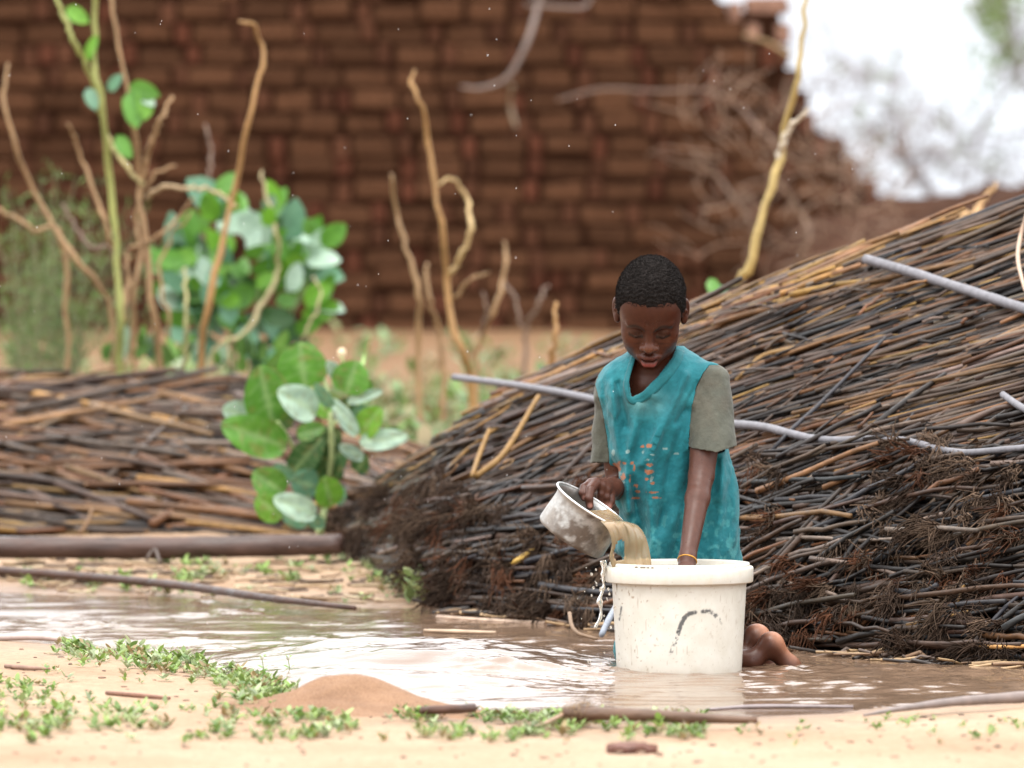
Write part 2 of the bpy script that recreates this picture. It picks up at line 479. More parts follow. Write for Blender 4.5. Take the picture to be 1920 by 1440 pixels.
while z < 1.66:
    x = -4.6 - br.random() * 0.2
    zc = z + BH / 2
    k = ci % 2
    xr = wall_right(min(zc, 1.515))
    while True:
        hdr = (k % 2 == 1) if br.random() > 0.12 else (br.random() < 0.4)
        k += 1
        L = HL if hdr else SL
        gap = br.uniform(0.006, 0.018)
        if x + L > xr + 0.03: break
        xc = x + L / 2
        if zc + BH * 0.3 < wall_top(xc) + 0.02:
            bricks.append((xc, zc + br.normal(0, 0.0055), hdr, br.normal(0, 0.007), br.normal(0, 0.03)))
        x += L + gap
    if xr - x > 0.035 and zc < wall_top(min(x, 1.0)):
        bricks.append((xr - 0.035, zc, True, 0.0, 0.1))
    z += PITCH_Z; ci += 1
def brick_col(hdr, px, py):
    t = br.random()
    if hdr: c = np.array([0.100, 0.036, 0.021]) if t < 0.25 else np.array([0.088, 0.037, 0.021])
    else: c = np.array([0.086, 0.039, 0.0205])
    c = c * br.uniform(0.70, 1.22) * np.array([0.84, 0.85, 0.83])
    if 1370 < px < 1500 and py < 75: c = np.array([0.24, 0.135, 0.095]) * br.uniform(0.85, 1.1)
    return c
seen = []
for q, bk in enumerate(bricks):
    px, py = to_px(np.array([bk[0], WY0, bk[1]]))
    hid = (900 < px < 1500 and py > 560) or (px > 1500 and py > 620 - (px - 1500) * 0.4)
    vis = (10 < px < 1700) and (5 < py < 610) and not hid
    seen.append((0 if vis else 1, 1 if bk[2] else 0, br.random(), q))
seen.sort()
single = set(s[3] for s in seen[:300])
rest = MB()
for q, (xc, zc, hdr, dy, rz) in enumerate(bricks):
    px, py = to_px(np.array([xc, WY0, zc])); c = brick_col(hdr, px, py)
    me = (var_h if hdr else var_s)[br.integers(0, 6)]
    sx_ = float(br.uniform(0.9, 1.1)); sz_ = float(br.uniform(0.92, 1.08)); flip = math.pi * int(br.integers(0, 2))
    deep = 2.4 if xc > wall_right(min(zc, 1.515)) - 0.2 else 1.0
    M = Matrix.Translation((xc, WY0 + BD / 2 * deep + dy - 0.004, zc)) @ Matrix.Rotation(rz * 0.5 + flip, 4, 'Z') @ Matrix.Rotation(br.normal(0, 0.02), 4, 'Y') @ Matrix.Diagonal((sx_, deep, sz_, 1))
    if q in single:
        o = bpy.data.objects.new('brick', me); COL.objects.link(o); o.parent = wall
        o.matrix_basis = Matrix.Translation((0, -WY0, -wall_base)) @ M
        o.color = (*c, 1)
    else:
        V = np.array([tuple(M @ v.co) for v in me.vertices])
        Q = [list(p.vertices) for p in me.polygons if len(p.vertices) == 4]; T = [list(p.vertices) for p in me.polygons if len(p.vertices) == 3]
        rest.add(V, Q, T, c)
tag(obj('brick', rest.mesh('brick_rest', False), m_brick_rest, wall), kind='stuff')

# eroded mud heap that continues the wall on the right
ex = np.linspace(1420, 2500, 110); ed = np.linspace(0, 1, 40)
top_py = np.interp(ex, [1420, 1500, 1600, 1700, 1800, 1920, 2500], [520, 400, 385, 385, 375, 345, 300])
EX, ED = np.meshgrid(ex, ed)
TP = np.tile(top_py, (40, 1))
topz = P(EX, TP, 16.2)[..., 2]
Yd = 13.9 + 4.6 * ED
prof_h = np.clip(np.sin(np.pi * np.clip(ED, 0, 1)) ** 0.7, 0, 1)
Xe = P(EX, TP, 16.2)[..., 0] + 0.05 * fbm(EX / 30, ED * 9, oct=3, seed=2)
gz = ground_z(Xe, Yd) - 0.04
Ze = gz + (topz - gz) * prof_h + 0.09 * fbm(Xe * 5, Yd * 5, oct=4, seed=8) * prof_h
m_earth, nt, b = new_mat('eroded_mud')
n1 = noise(nt, 9, 7, 0.7, coord='World')
rp = ramp(nt, [(0.3, (0.028, 0.0125, 0.0075)), (0.55, (0.070, 0.034, 0.021)), (0.75, (0.115, 0.062, 0.042))]); nt.links.new(n1.outputs[0], rp.inputs[0])
nt.links.new(rp.outputs[0], b.inputs['Base Color']); b.inputs['Roughness'].default_value = 0.95
bump(nt, b, n1.outputs[0], 0.9, 0.05); b.inputs['Specular IOR Level'].default_value = 0.05
tag(obj('mud_heap', arr_mesh('mud_heap', np.stack([Xe, Yd, Ze], -1).reshape(-1, 3), grid_quads(40, 110)), m_earth), 'low eroded heap of brown mud to the right of the brick wall', 'mud heap')

# ================================================================== STALK PILES
m_stalk = attr_mat('dry_stalk', 0.44, 40, 0.5, 0.4, 0.002, 0.28, stretch=(0.5, 1.5, 3.0), rough_noise=0.15)
m_fibre = attr_mat('root_fibre', 0.8, 90, 0.4, 0, 0, 0.12)
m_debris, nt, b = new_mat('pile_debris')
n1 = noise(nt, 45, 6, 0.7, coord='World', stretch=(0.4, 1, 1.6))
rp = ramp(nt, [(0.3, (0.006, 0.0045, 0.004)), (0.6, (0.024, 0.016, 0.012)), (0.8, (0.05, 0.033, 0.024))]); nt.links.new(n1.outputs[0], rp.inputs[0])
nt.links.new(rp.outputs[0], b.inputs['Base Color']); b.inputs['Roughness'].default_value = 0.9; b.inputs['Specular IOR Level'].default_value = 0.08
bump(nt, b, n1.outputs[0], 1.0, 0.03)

class Pile:
    """a heap whose base line, top line and depth are known; surf() gives points on its face"""
    def __init__(s, px, base, top, dtop, shoulder=0.45, front=0.3, z0=0.0):
        s.px, s.base, s.top, s.dtop = map(lambda v: np.asarray(v, float), (px, base, top, dtop))
        s.sh, s.fr = shoulder, front
        s.Yb = PG(s.px, s.base, z0)[:, 1]
    def v(s, px, py):
        b, t = np.interp(px, s.px, s.base), np.interp(px, s.px, s.top)
        return (b - py) / (b - t)
    def py(s, px, v):
        b, t = np.interp(px, s.px, s.base), np.interp(px, s.px, s.top)
        return b + (t - b) * v
    def Y(s, px, v):
        Yb, dt = np.interp(px, s.px, s.Yb), np.interp(px, s.px, s.dtop)
        g = np.where(v < s.sh, s.fr * v / s.sh, s.fr + (1 - s.fr) * (v - s.sh) / (1 - s.sh))
        return Yb + dt * g
    def surf(s, px, py):
        v = s.v(px, py)
        return P(px, py, s.Y(px, np.clip(v, -0.1, 1.1)))
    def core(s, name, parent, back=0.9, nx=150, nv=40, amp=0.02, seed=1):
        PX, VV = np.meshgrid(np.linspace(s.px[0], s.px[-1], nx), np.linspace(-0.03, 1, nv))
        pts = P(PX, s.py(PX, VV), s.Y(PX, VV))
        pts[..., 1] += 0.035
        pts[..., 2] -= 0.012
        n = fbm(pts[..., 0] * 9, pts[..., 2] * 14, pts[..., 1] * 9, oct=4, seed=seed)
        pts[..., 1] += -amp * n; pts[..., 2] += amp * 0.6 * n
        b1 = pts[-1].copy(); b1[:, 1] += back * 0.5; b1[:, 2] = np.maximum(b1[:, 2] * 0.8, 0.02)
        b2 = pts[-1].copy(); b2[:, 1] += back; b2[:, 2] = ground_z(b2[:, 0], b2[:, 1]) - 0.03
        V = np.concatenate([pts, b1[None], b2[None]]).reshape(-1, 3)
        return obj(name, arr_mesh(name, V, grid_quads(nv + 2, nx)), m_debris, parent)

PAL = {'grey': (0.066, 0.043, 0.031), 'dark': (0.012, 0.0085, 0.007), 'straw': (0.23, 0.13, 0.042), 'rust': (0.105, 0.047, 0.020), 'pale': (0.14, 0.102, 0.080), 'blue': (0.026, 0.025, 0.028), 'brown': (0.044, 0.025, 0.0155), 'tan': (0.16, 0.086, 0.038)}
def pick(r, n, weights):
    k = list(weights); w = np.array([weights[q] for q in k], float); w /= w.sum()
    c = np.array([PAL[q] for q in k])[r.choice(len(k), n, p=w)]
    return c * r.uniform(0.7, 1.3, (n, 1)) * r.uniform(0.94, 1.06, (n, 3))
def make_stalks(pile, r, n, sampler, weights, rad=(0.0036, 0.0065), lift=(0.0, 0.03), K=6, wob=0.004):
    """sampler(n) -> px0, py0, px1, py1 in the picture; returns Pts [n,K,3], Rad, Col"""
    px0, py0, px1, py1 = sampler(n)
    A, B = pile.surf(px0, py0), pile.surf(px1, py1)
    t = np.linspace(0, 1, K)[None, :, None]
    Pt = A[:, None] * (1 - t) + B[:, None] * t
    # lean on the face: mid points follow the surface half way
    tm = np.linspace(0, 1, K)[None, :]
    MX = px0[:, None] * (1 - tm) + px1[:, None] * tm; MY = py0[:, None] * (1 - tm) + py1[:, None] * tm
    Sf = pile.surf(MX, MY)
    Pt = Pt * 0.4 + Sf * 0.6
    l0 = r.uniform(*lift, n); l1 = l0 + r.normal(0, 0.008, n)
    L = (l0[:, None] * (1 - tm) + l1[:, None] * tm)[..., None]
    Pt = Pt + L * np.array([0, -0.8, 0.6])
    kn = r.normal(0, wob, (n, K, 3)); kn[:, 0] = 0
    kn = np.cumsum(kn, 1) * 0.6
    Pt = Pt + kn * np.array([0.3, 0.7, 1.0])
    R0 = r.uniform(*rad, n)
    Rd = R0[:, None] * np.linspace(1.0, 0.72, K)[None, :] * r.uniform(0.93, 1.07, (n, K))
    C = pick(r, n, weights)
    return Pt, Rd, C
def split_stalks(parent, sets, r, want, mat, name='stalk', prefer=None):
    """the stalks that show largest become single parts, the rest one mesh"""
    sc = []
    for si, (Pt, Rd, C, lift) in enumerate(sets):
        pix = to_px(Pt)
        for i in range(len(Pt)):
            q = pix[i]
            inside = ((q[:, 0] > 0) & (q[:, 0] < 1920) & (q[:, 1] > 0) & (q[:, 1] < 1440)).mean()
            ln = np.linalg.norm(q[-1] - q[0])
            boy = ((q[:, 0] > 1130) & (q[:, 0] < 1400)).mean()
            sc.append((inside * (1 - boy) * ln * Rd[i, 0] * lift[i] * 1e3, si, i))
    sc.sort(reverse=True)
    pickd = set((a, b) for _, a, b in sc[:want])
    rest = MB()
    for si, (Pt, Rd, C, lift) in enumerate(sets):
        keep = np.array([(si, i) not in pickd for i in range(len(Pt))])
        if keep.any():
            V, Q = tubes(Pt[keep], Rd[keep], 6)
            cc = np.repeat(C[keep], Pt.shape[1] * 6, 0) * np.repeat(r.uniform(0.6, 1.3, keep.sum() * Pt.shape[1]), 6)[:, None]
            rest.add(V, Q, None, cc)
        for i in np.where(~keep)[0]:
            V, Q = tubes(Pt[i:i + 1], Rd[i:i + 1], 6)
            o0 = Pt[i, 0]
            me = arr_mesh(name, V - o0, Q, None, np.tile(C[i], (len(V), 1)) * np.repeat(r.uniform(0.65, 1.25, Pt.shape[1]), 6)[:, None])
            obj(name, me, mat, parent, o0)
    tag(obj(name, rest.mesh(name), mat, parent), kind='stuff')

# ---- the big pile on the right
bp_px = [560, 640, 700, 760, 840, 920, 1000, 1170, 1320, 1480, 1700, 1920, 2350]
bp_base = [1020, 1062, 1095, 1120, 1146, 1158, 1166, 1182, 1202, 1220, 1238, 1252, 1278]
bp_top = [1010, 950, 905, 868, 800, 752, 715, 636, 586, 532, 468, 388, 240]
bp_d = [0.25, 0.5, 0.7, 0.9, 1.1, 1.2, 1.3, 1.4, 1.5, 1.6, 1.8, 2.0, 2.3]
big = Pile(bp_px, bp_base, bp_top, bp_d)
r1 = np.random.default_rng(31)
bigpile = empty('stalk_pile', PG(1400, 1215), 'big heap of dark wet plant stalks with matted roots, behind the child', 'stalk pile', None)
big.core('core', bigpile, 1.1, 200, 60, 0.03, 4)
def samp_upper(n):
    px = r1.uniform(700, 2300, n); v = 1 - (1 - 0.40) * r1.random(n) ** 0.9
    py = big.py(px, v)
    a = np.interp(v, [0.4, 0.62, 1.0], [9, 15, 20]) + np.interp(px, [700, 1000, 1500, 1920], [6, 4, 0, 3]) + r1.normal(0, 2.5, n)
    ln = r1.uniform(260, 800, n)
    dx, dy = np.cos(np.radians(a)) * ln, -np.sin(np.radians(a)) * ln
    x1 = px + dx; y1 = np.maximum(py + dy, big.py(px + dx, 1.015))
    return px, py, x1, y1
def samp_lower(n):
    px = r1.uniform(640, 2250, n); v = 0.52 * r1.random(n)
    py = big.py(px, v)
    a = r1.normal(10, 11, n) + np.where(v < 0.12, -9, 0)
    flip = r1.random(n) < 0.12
    a = np.where(flip, r1.uniform(20, 50, n), a)
    ln = r1.uniform(70, 300, n)
    x1 = px + np.cos(np.radians(a)) * ln; y1 = np.minimum(py - np.sin(np.radians(a)) * ln, big.py(px, -0.005))
    return px, py, x1, y1
def samp_rim(n):               # golden stalks along the ridge left of and above the child
    px = r1.uniform(900, 1560, n); py = big.py(px, r1.uniform(0.93, 1.02, n))
    a = r1.normal(20, 3.5, n); ln = r1.uniform(140, 380, n)
    return px, py, px + np.cos(np.radians(a)) * ln, np.maximum(py - np.sin(np.radians(a)) * ln, big.py(px + np.cos(np.radians(a)) * ln, 1.03))
sets = []
def add_set(pile, r, n, smp, w, **k):
    lift = k.get('lift', (0.0, 0.03))
    Pt, Rd, C = make_stalks(pile, r, n, smp, w, **k)
    sets.append((Pt, Rd, C, 0.4 + ((-Pt[:, 0, 1] + pile.surf(*to_px(Pt[:, 0]).T)[:, 1])).clip(0, 0.1) * 20))
add_set(big, r1, 2000, samp_upper, {'grey': 30, 'dark': 34, 'blue': 8, 'rust': 13, 'brown': 26, 'straw': 2.5, 'pale': 3, 'tan': 3}, lift=(-0.01, 0.018), rad=(0.0028, 0.0054))
add_set(big, r1, 620, samp_upper, {'grey': 36, 'dark': 12, 'blue': 6, 'rust': 18, 'brown': 14, 'straw': 6, 'pale': 8, 'tan': 9}, lift=(0.015, 0.032), rad=(0.0032, 0.0062))
add_set(big, r1, 1500, samp_lower, {'dark': 44, 'blue': 11, 'brown': 34, 'grey': 16, 'rust': 5, 'pale': 2}, lift=(-0.01, 0.03), rad=(0.0035, 0.0065), wob=0.006)
add_set(big, r1, 420, samp_lower, {'dark': 30, 'blue': 16, 'brown': 28, 'grey': 20, 'rust': 5, 'pale': 4, 'tan': 2}, lift=(0.025, 0.065), rad=(0.0045, 0.0075), wob=0.007)
add_set(big, r1, 110, samp_rim, {'straw': 42, 'tan': 40, 'pale': 12, 'rust': 12, 'grey': 8}, lift=(0.005, 0.03), rad=(0.0045, 0.0085))
def samp_bits(n):              # broken bits lying every way over the heap
    px = r1.uniform(680, 2200, n); v = r1.uniform(0.02, 0.98, n); py = big.py(px, v)
    a = 15 + r1.normal(0, 1, n) * np.where(v > 0.45, 11, 28); ln = r1.uniform(25, 110, n)
    return px, py, px + np.cos(np.radians(a)) * ln, np.clip(py - np.sin(np.radians(a)) * ln, big.py(px, 1.01), big.py(px, -0.01))
add_set(big, r1, 560, samp_bits, {'grey': 26, 'dark': 24, 'rust': 18, 'brown': 22, 'straw': 4, 'tan': 6, 'pale': 4}, lift=(0.015, 0.045), rad=(0.0016, 0.0045), wob=0.004)
split_stalks(bigpile, sets, r1, 300, m_stalk)

# root tufts on the butt ends, in the lower half
def tufts(r, centres, dirs, nf, length, rad=0.0016, curl=0.6, col=((0.046, 0.029, 0.020), (0.100, 0.066, 0.045), (0.080, 0.033, 0.017))):
    n = len(centres); N = n * nf; K = 5
    d = np.repeat(dirs, nf, 0) + r.normal(0, 0.30, (N, 3)); d /= np.linalg.norm(d, axis=1, keepdims=True)
    st = np.repeat(centres, nf, 0) + r.normal(0, 0.0075, (N, 3)) * np.array([1.3, 0.8, 0.9])
    ln = length * r.uniform(0.45, 1.25, N)
    cv = r.normal(0, curl * 0.7, (N, 3)) + np.repeat(r.normal(0, 0.3, (n, 3)), nf, 0); cv[:, 2] -= 0.5
    t = np.linspace(0, 1, K)
    Pt = st[:, None] + (d[:, None] * t[None, :, None] + cv[:, None] * (t ** 2)[None, :, None] * 0.6) * ln[:, None, None]
    Rd = rad * r.uniform(0.7, 1.5, N)[:, None] * np.linspace(1, 0.45, K)[None]
    cc = np.array(col)[r.choice(len(col), n, p=[0.5, 0.33, 0.17])] * r.uniform(0.65, 1.3, (n, 1))
    C = np.repeat(np.repeat(cc, nf, 0) * r.uniform(0.7, 1.35, (N, 1)), K * 3, 0)
    V, Q = tubes(Pt, Rd, 3, False)
    return V, Q, C
def root_spots(pile, r, n, pxr, vr):
    px = r.uniform(*pxr, n); v = r.uniform(*vr, n)
    # roots hang together in bands, one for each layer of bundles
    keep = fbm(px / 90, v * 9, oct=2, seed=17) + r.normal(0, 0.10, n) > 0.03
    px, v = px[keep], v[keep]
    c = pile.surf(px, pile.py(px, v)) + np.array([0, -0.048, 0.020]) + r.normal(0, 0.012, (len(px), 3))
    d = np.stack([r.normal(-0.45, 0.45, len(px)), r.normal(-0.75, 0.3, len(px)), r.normal(-0.35, 0.35, len(px))], -1)
    return c, d
rt = MB()
c_, d_ = root_spots(big, r1, 820, (640, 2200), (0.0, 0.5))
V, Q, C = tufts(r1, c_, d_, 36, 0.040); rt.add(V, Q, None, C)
c_, d_ = root_spots(big, r1, 260, (640, 900), (0.0, 0.75))
V, Q, C = tufts(r1, c_, d_, 26, 0.05); rt.add(V, Q, None, C)
tag(obj('root_fibres', rt.mesh('root_fibres'), m_fibre, bigpile), kind='stuff')

# ---- the lower pile on the left
lp_px = [-420, -100, 100, 250, 400, 460, 560, 680, 820]
lp_base = [1006, 1006, 1006, 1006, 1006, 1006, 1006, 1006, 1006]
lp_top = [708, 716, 724, 714, 716, 724, 752, 800, 880]
lp_d = [1.6, 1.6, 1.6, 1.6, 1.6, 1.5, 1.3, 1.1, 0.8]
low = Pile(lp_px, lp_base, lp_top, lp_d, 0.5, 0.3, 0.05)
r2 = np.random.default_rng(47)
leftpile = empty('stalk_pile', PG(200, 990, 0.05), 'low heap of brown dry stalks lying flat at the left, behind the log', 'stalk pile')
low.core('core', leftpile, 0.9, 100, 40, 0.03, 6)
def samp_left(n):
    px = r2.uniform(-450, 700, n); v = r2.random(n) ** 0.9
    py = low.py(px, v)
    a = r2.normal(-4, 8.5, n) + np.interp(v, [0, 0.5, 1], [-4, -2, 5])
    a = np.where(r2.random(n) < 0.07, r2.uniform(20, 45, n), a)
    ln = r2.uniform(120, 460, n)
    x1 = np.minimum(px + np.cos(np.radians(a)) * ln, 810); y1 = py - np.sin(np.radians(a)) * ln
    y1 = np.clip(y1, low.py(x1, 1.01), low.py(x1, -0.02))
    return px, py, x1, y1
sets = []
add_set(low, r2, 900, samp_left, {'rust': 30, 'brown': 36, 'grey': 14, 'dark': 24, 'tan': 12, 'pale': 3}, lift=(-0.01, 0.02), rad=(0.0055, 0.010))
add_set(low, r2, 240, samp_left, {'rust': 44, 'tan': 24, 'grey': 14, 'brown': 16, 'pale': 6, 'straw': 5}, lift=(0.015, 0.05), rad=(0.0065, 0.0115))
split_stalks(leftpile, sets, r2, 240, m_stalk)

# ---- loose sticks lying on and beside the piles: each a thing of its own
def stick(name, pts, widths, col, label, cat, n=16, group=None, mat=None, sides=10, wob=0.0, lay=None):
    """pts: (px, py, Y) along the stick; widths in photo pixels"""
    q = np.array([P(a, b, c) for a, b, c in pts])
    path = smooth_path(q, n)
    w = np.interp(np.linspace(0, 1, n), np.linspace(0, 1, len(widths)), widths)
    Yp = path[:, 1]
    rr_ = w / 2 * mpp(Yp)
    r = np.random.default_rng(abs(hash(label)) % 1000 if False else len(label) * 7 + n)
    rr_ = rr_ * r.uniform(0.97, 1.03, n)
    path = path + r.normal(0, wob, path.shape)
    V, Q = tubes(path[None], rr_[None], sides)
    ctr = np.repeat(path, sides, 0); V = ctr + (V - ctr) * (1 + 0.18 * fbm(V[:, 0] * 45, V[:, 1] * 90, V[:, 2] * 90, oct=3, seed=n))[:, None]
    o0 = path[0]
    cc = np.tile(np.asarray(col, float), (len(V), 1)) * (1 + 0.14 * fbm(V[:, 0] * 30, V[:, 1] * 30, V[:, 2] * 30, oct=2)[:, None])
    o = obj(name, arr_mesh(name, V - o0, Q, None, cc), mat or m_stick, None, o0)
    return tag(o, label, cat, group)
m_stick = attr_mat('bare_stick', 0.6, 70, 0.3, 0.4, 0.003, 0.4)
m_wetlog = attr_mat('wet_wood', 0.38, 26, 0.55, 0.5, 0.008, 0.32, stretch=(0.4, 1, 2), rough_noise=0.16)
def on_big(px, py, lift=0.08):
    p = big.surf(np.array([px], float), np.array([py], float))[0]
    return (px, py, p[1] - lift * 1.6)
GREY = (0.165, 0.16, 0.175)
stick('branch', [(852, 707, on_big(880, 760)[2] + 0.3), (1000, 727, on_big(1000, 727)[2]), (1110, 748, on_big(1110, 748)[2]), (1250, 782, on_big(1250, 782)[2]), (1380, 795, on_big(1380, 795)[2]), (1440, 802, on_big(1440, 802)[2]), (1540, 824, on_big(1540, 824)[2]), (1680, 824, on_big(1680, 824)[2]), (1780, 846, on_big(1780, 846)[2]), (1860, 845, on_big(1860, 845)[2]), (2100, 820, on_big(2100, 820)[2])], [13, 14, 15, 16, 15, 14, 13, 12], GREY, 'long pale grey wavy branch lying across the big stalk heap behind the child', 'branch', 60)
stick('pole', [(1622, 486, on_big(1622, 500)[2] - 0.05), (1700, 508, on_big(1700, 508)[2]), (1800, 540, on_big(1800, 540)[2]), (1925, 580, on_big(1925, 580)[2]), (2080, 625, on_big(2080, 625)[2])], [19, 19, 20, 21], GREY, 'straight grey pole near the top of the big stalk heap, at the right edge', 'pole', 26)
stick('pole', [(1880, 740, on_big(1880, 740)[2] - 0.04), (1930, 772, on_big(1930, 772)[2] - 0.02), (2080, 850, on_big(2080, 850)[2])], [13, 14, 15], GREY, 'grey pole end poking in at the right edge, just above the wavy branch', 'pole', 12)
stick('twig', [(1925, 400, on_big(1920, 440)[2] - 0.06), (1912, 450, on_big(1912, 450)[2] - 0.05), (1909, 490, on_big(1909, 490)[2] - 0.05), (1922, 545, on_big(1920, 545)[2] - 0.04)], [7, 8, 8, 6], (0.42, 0.3, 0.22), 'thin pale bent twig at the right edge on top of the heap', 'twig', 14)
stick('straw', [on_big(885, 893), on_big(900, 850), (918, 805, on_big(918, 805)[2] - 0.05)], [9, 10, 8], PAL['straw'], 'short upright bent straw sticking out of the heap left of the child', 'straw', 10)
stick('straw', [on_big(890, 896, 0.05), on_big(945, 850, 0.05), (1010, 742, on_big(1010, 742)[2] - 0.06)], [12, 12, 9], PAL['straw'], 'thick golden straw slanting up to the grey branch left of the child', 'straw', 12)
stick('straw', [on_big(905, 880, 0.04), on_big(985, 828, 0.04), on_big(1078, 778, 0.04)], [10, 10, 8], PAL['tan'], 'tan straw slanting up towards the child\'s sleeve', 'straw', 12)
stick('straw', [on_big(828, 896, 0.03), on_big(870, 850, 0.04), on_big(935, 800, 0.05)], [8, 9, 7], PAL['straw'], 'thin golden straw left of the thick slanting one', 'straw', 10)
stick('straw', [on_big(680, 938, 0.03), on_big(745, 880, 0.03), on_big(800, 848, 0.03), on_big(850, 822, 0.03)], [10, 11, 10, 8], PAL['tan'], 'tan straw lying at the left end of the big heap beside the leafy plant', 'straw', 12)
stick('straw', [on_big(950, 1061, 0.06), on_big(980, 1046, 0.06), on_big(1006, 1024, 0.06)], [6, 14, 4], (0.6, 0.38, 0.09), 'short flat yellow straw blade left of the metal bowl', 'straw', 8)
stick('straw', [on_big(1700, 1172, 0.05), on_big(1760, 1160, 0.05), on_big(1815, 1146, 0.05)], [6, 7, 5], PAL['straw'], 'thin yellow straw low on the heap right of the feet', 'straw', 8)
stick('straw', [on_big(1838, 1212, 0.05), on_big(1885, 1213, 0.05), on_big(1960, 1210, 0.05)], [8, 8, 7], (0.5, 0.26, 0.09), 'orange straw stub low on the heap at the right edge', 'straw', 8)
stick('straw', [on_big(1380, 683 + 30, 0.03), on_big(1430, 668, 0.04), on_big(1490, 652, 0.03), on_big(1640, 608, 0.03), on_big(1780, 585, 0.03)], [8, 9, 9, 8, 7], PAL['straw'], 'long golden straw in the middle of the heap right of the shoulder', 'straw', 16)

# ================================================================== IMPLICIT SURFACES (for the child)
class Field:
    def __init__(s, lo, hi, h):
        s.lo = np.asarray(lo, float); s.h = h
        s.n = np.ceil((np.asarray(hi) - s.lo) / h).astype(int) + 1
        s.F = np.full(s.n, 0.5, np.float32)
    def region(s, lo, hi):
        a = np.clip(np.floor((np.asarray(lo) - s.lo) / s.h).astype(int), 0, s.n)
        b = np.clip(np.ceil((np.asarray(hi) - s.lo) / s.h).astype(int) + 1, 0, s.n)
        sl = tuple(slice(i, j) for i, j in zip(a, b))
        g = np.ogrid[sl]
        return sl, [np.float32(s.lo[i]) + g[i].astype(np.float32) * np.float32(s.h) for i in range(3)]
    def put(s, fn, lo, hi, k=0.01, mode='add'):
        m = k + 3 * s.h
        sl, (x, y, z) = s.region(np.asarray(lo) - m, np.asarray(hi) + m)
        if any(q.stop <= q.start for q in sl): return
        d = fn(x, y, z).astype(np.float32)
        f = s.F[sl]
        k = max(k, 1e-5)
        if mode == 'add':
            hh = np.clip(0.5 + 0.5 * (f - d) / k, 0, 1)
            s.F[sl] = f * (1 - hh) + d * hh - k * hh * (1 - hh)
        elif mode == 'sub':
            d = -d
            hh = np.clip(0.5 - 0.5 * (f - d) / k, 0, 1)
            s.F[sl] = f * (1 - hh) + d * hh + k * hh * (1 - hh)
    def cone(s, a, b, ra, rb, k=0.01, mode='add'):
        a = np.asarray(a, float); b = np.asarray(b, float); r = max(ra, rb)
        ab = b - a; L = float(ab @ ab) + 1e-12
        def fn(x, y, z):
            t = np.clip(((x - a[0]) * ab[0] + (y - a[1]) * ab[1] + (z - a[2]) * ab[2]) / L, 0, 1)
            return np.sqrt((x - a[0] - t * ab[0]) ** 2 + (y - a[1] - t * ab[1]) ** 2 + (z - a[2] - t * ab[2]) ** 2) - (ra + (rb - ra) * t)
        s.put(fn, np.minimum(a, b) - r, np.maximum(a, b) + r, k, mode)
    def ell(s, c, r, k=0.01, mode='add', M=None):
        c = np.asarray(c, float); r = np.asarray(r, float)
        M_ = np.eye(3) if M is None else np.asarray(M)
        R_ = float(r.max())
        def fn(x, y, z):
            X, Y, Z = x - c[0], y - c[1], z - c[2]
            q = [M_[0, i] * X + M_[1, i] * Y + M_[2, i] * Z for i in range(3)]
            k0 = np.sqrt((q[0] / r[0]) ** 2 + (q[1] / r[1]) ** 2 + (q[2] / r[2]) ** 2)
            k1 = np.sqrt((q[0] / r[0] ** 2) ** 2 + (q[1] / r[1] ** 2) ** 2 + (q[2] / r[2] ** 2) ** 2) + 1e-6
            return k0 * (k0 - 1) / k1
        s.put(fn, c - R_, c + R_, k, mode)
    def mesh(s):
        F = s.F; ins = F < 0
        def sh(a, i, j, k): return a[i:a.shape[0] - 1 + i, j:a.shape[1] - 1 + j, k:a.shape[2] - 1 + k]
        tot = np.zeros([q - 1 for q in s.n], np.int8)
        for i in (0, 1):
            for j in (0, 1):
                for k in (0, 1): tot += sh(ins, i, j, k)
        act = (tot > 0) & (tot < 8)
        I = np.argwhere(act)
        vid = np.full(act.shape, -1, np.int32); vid[act] = np.arange(len(I))
        acc = np.zeros((len(I), 3)); cnt = np.zeros(len(I))
        cor = [(i, j, k) for i in (0, 1) for j in (0, 1) for k in (0, 1)]
        val = {c: F[I[:, 0] + c[0], I[:, 1] + c[1], I[:, 2] + c[2]].astype(float) for c in cor}
        for c in cor:
            for ax in range(3):
                if c[ax] == 0:
                    d = list(c); d[ax] = 1; d = tuple(d)
                    a, b = val[c], val[d]
                    m = (a < 0) != (b < 0)
                    t = np.where(m, a / np.where(np.abs(a - b) < 1e-9, 1e-9, a - b), 0)
                    p = np.tile(np.array(c, float), (len(I), 1)); p[:, ax] += t
                    acc[m] += p[m]; cnt[m] += 1
        V = s.lo + s.h * (I + acc / cnt[:, None])
        Q = []
        for ax in range(3):
            sl0 = [slice(None)] * 3; sl1 = [slice(None)] * 3
            sl0[ax] = slice(0, -1); sl1[ax] = slice(1, None)
            a, b = ins[tuple(sl0)], ins[tuple(sl1)]
            E = np.argwhere(a != b)
            o = [q for q in range(3) if q != ax]
            ok = (E[:, o[0]] > 0) & (E[:, o[1]] > 0) & (E[:, o[0]] < s.n[o[0]] - 1) & (E[:, o[1]] < s.n[o[1]] - 1)
            E = E[ok]
            quad = []
            for (u, w) in ((-1, -1), (0, -1), (0, 0), (-1, 0)):
                q = E.copy(); q[:, o[0]] += u; q[:, o[1]] += w
                quad.append(vid[q[:, 0], q[:, 1], q[:, 2]])
            quad = np.stack(quad, -1)
            flip = a[E[:, 0], E[:, 1], E[:, 2]]
            if ax == 1: flip = ~flip
            quad[~flip] = quad[~flip][:, ::-1]
            Q.append(quad)
        Q = np.concatenate(Q)
        return V, Q[(Q >= 0).all(1)]
def B(px, py, y): return P(px, py, y)

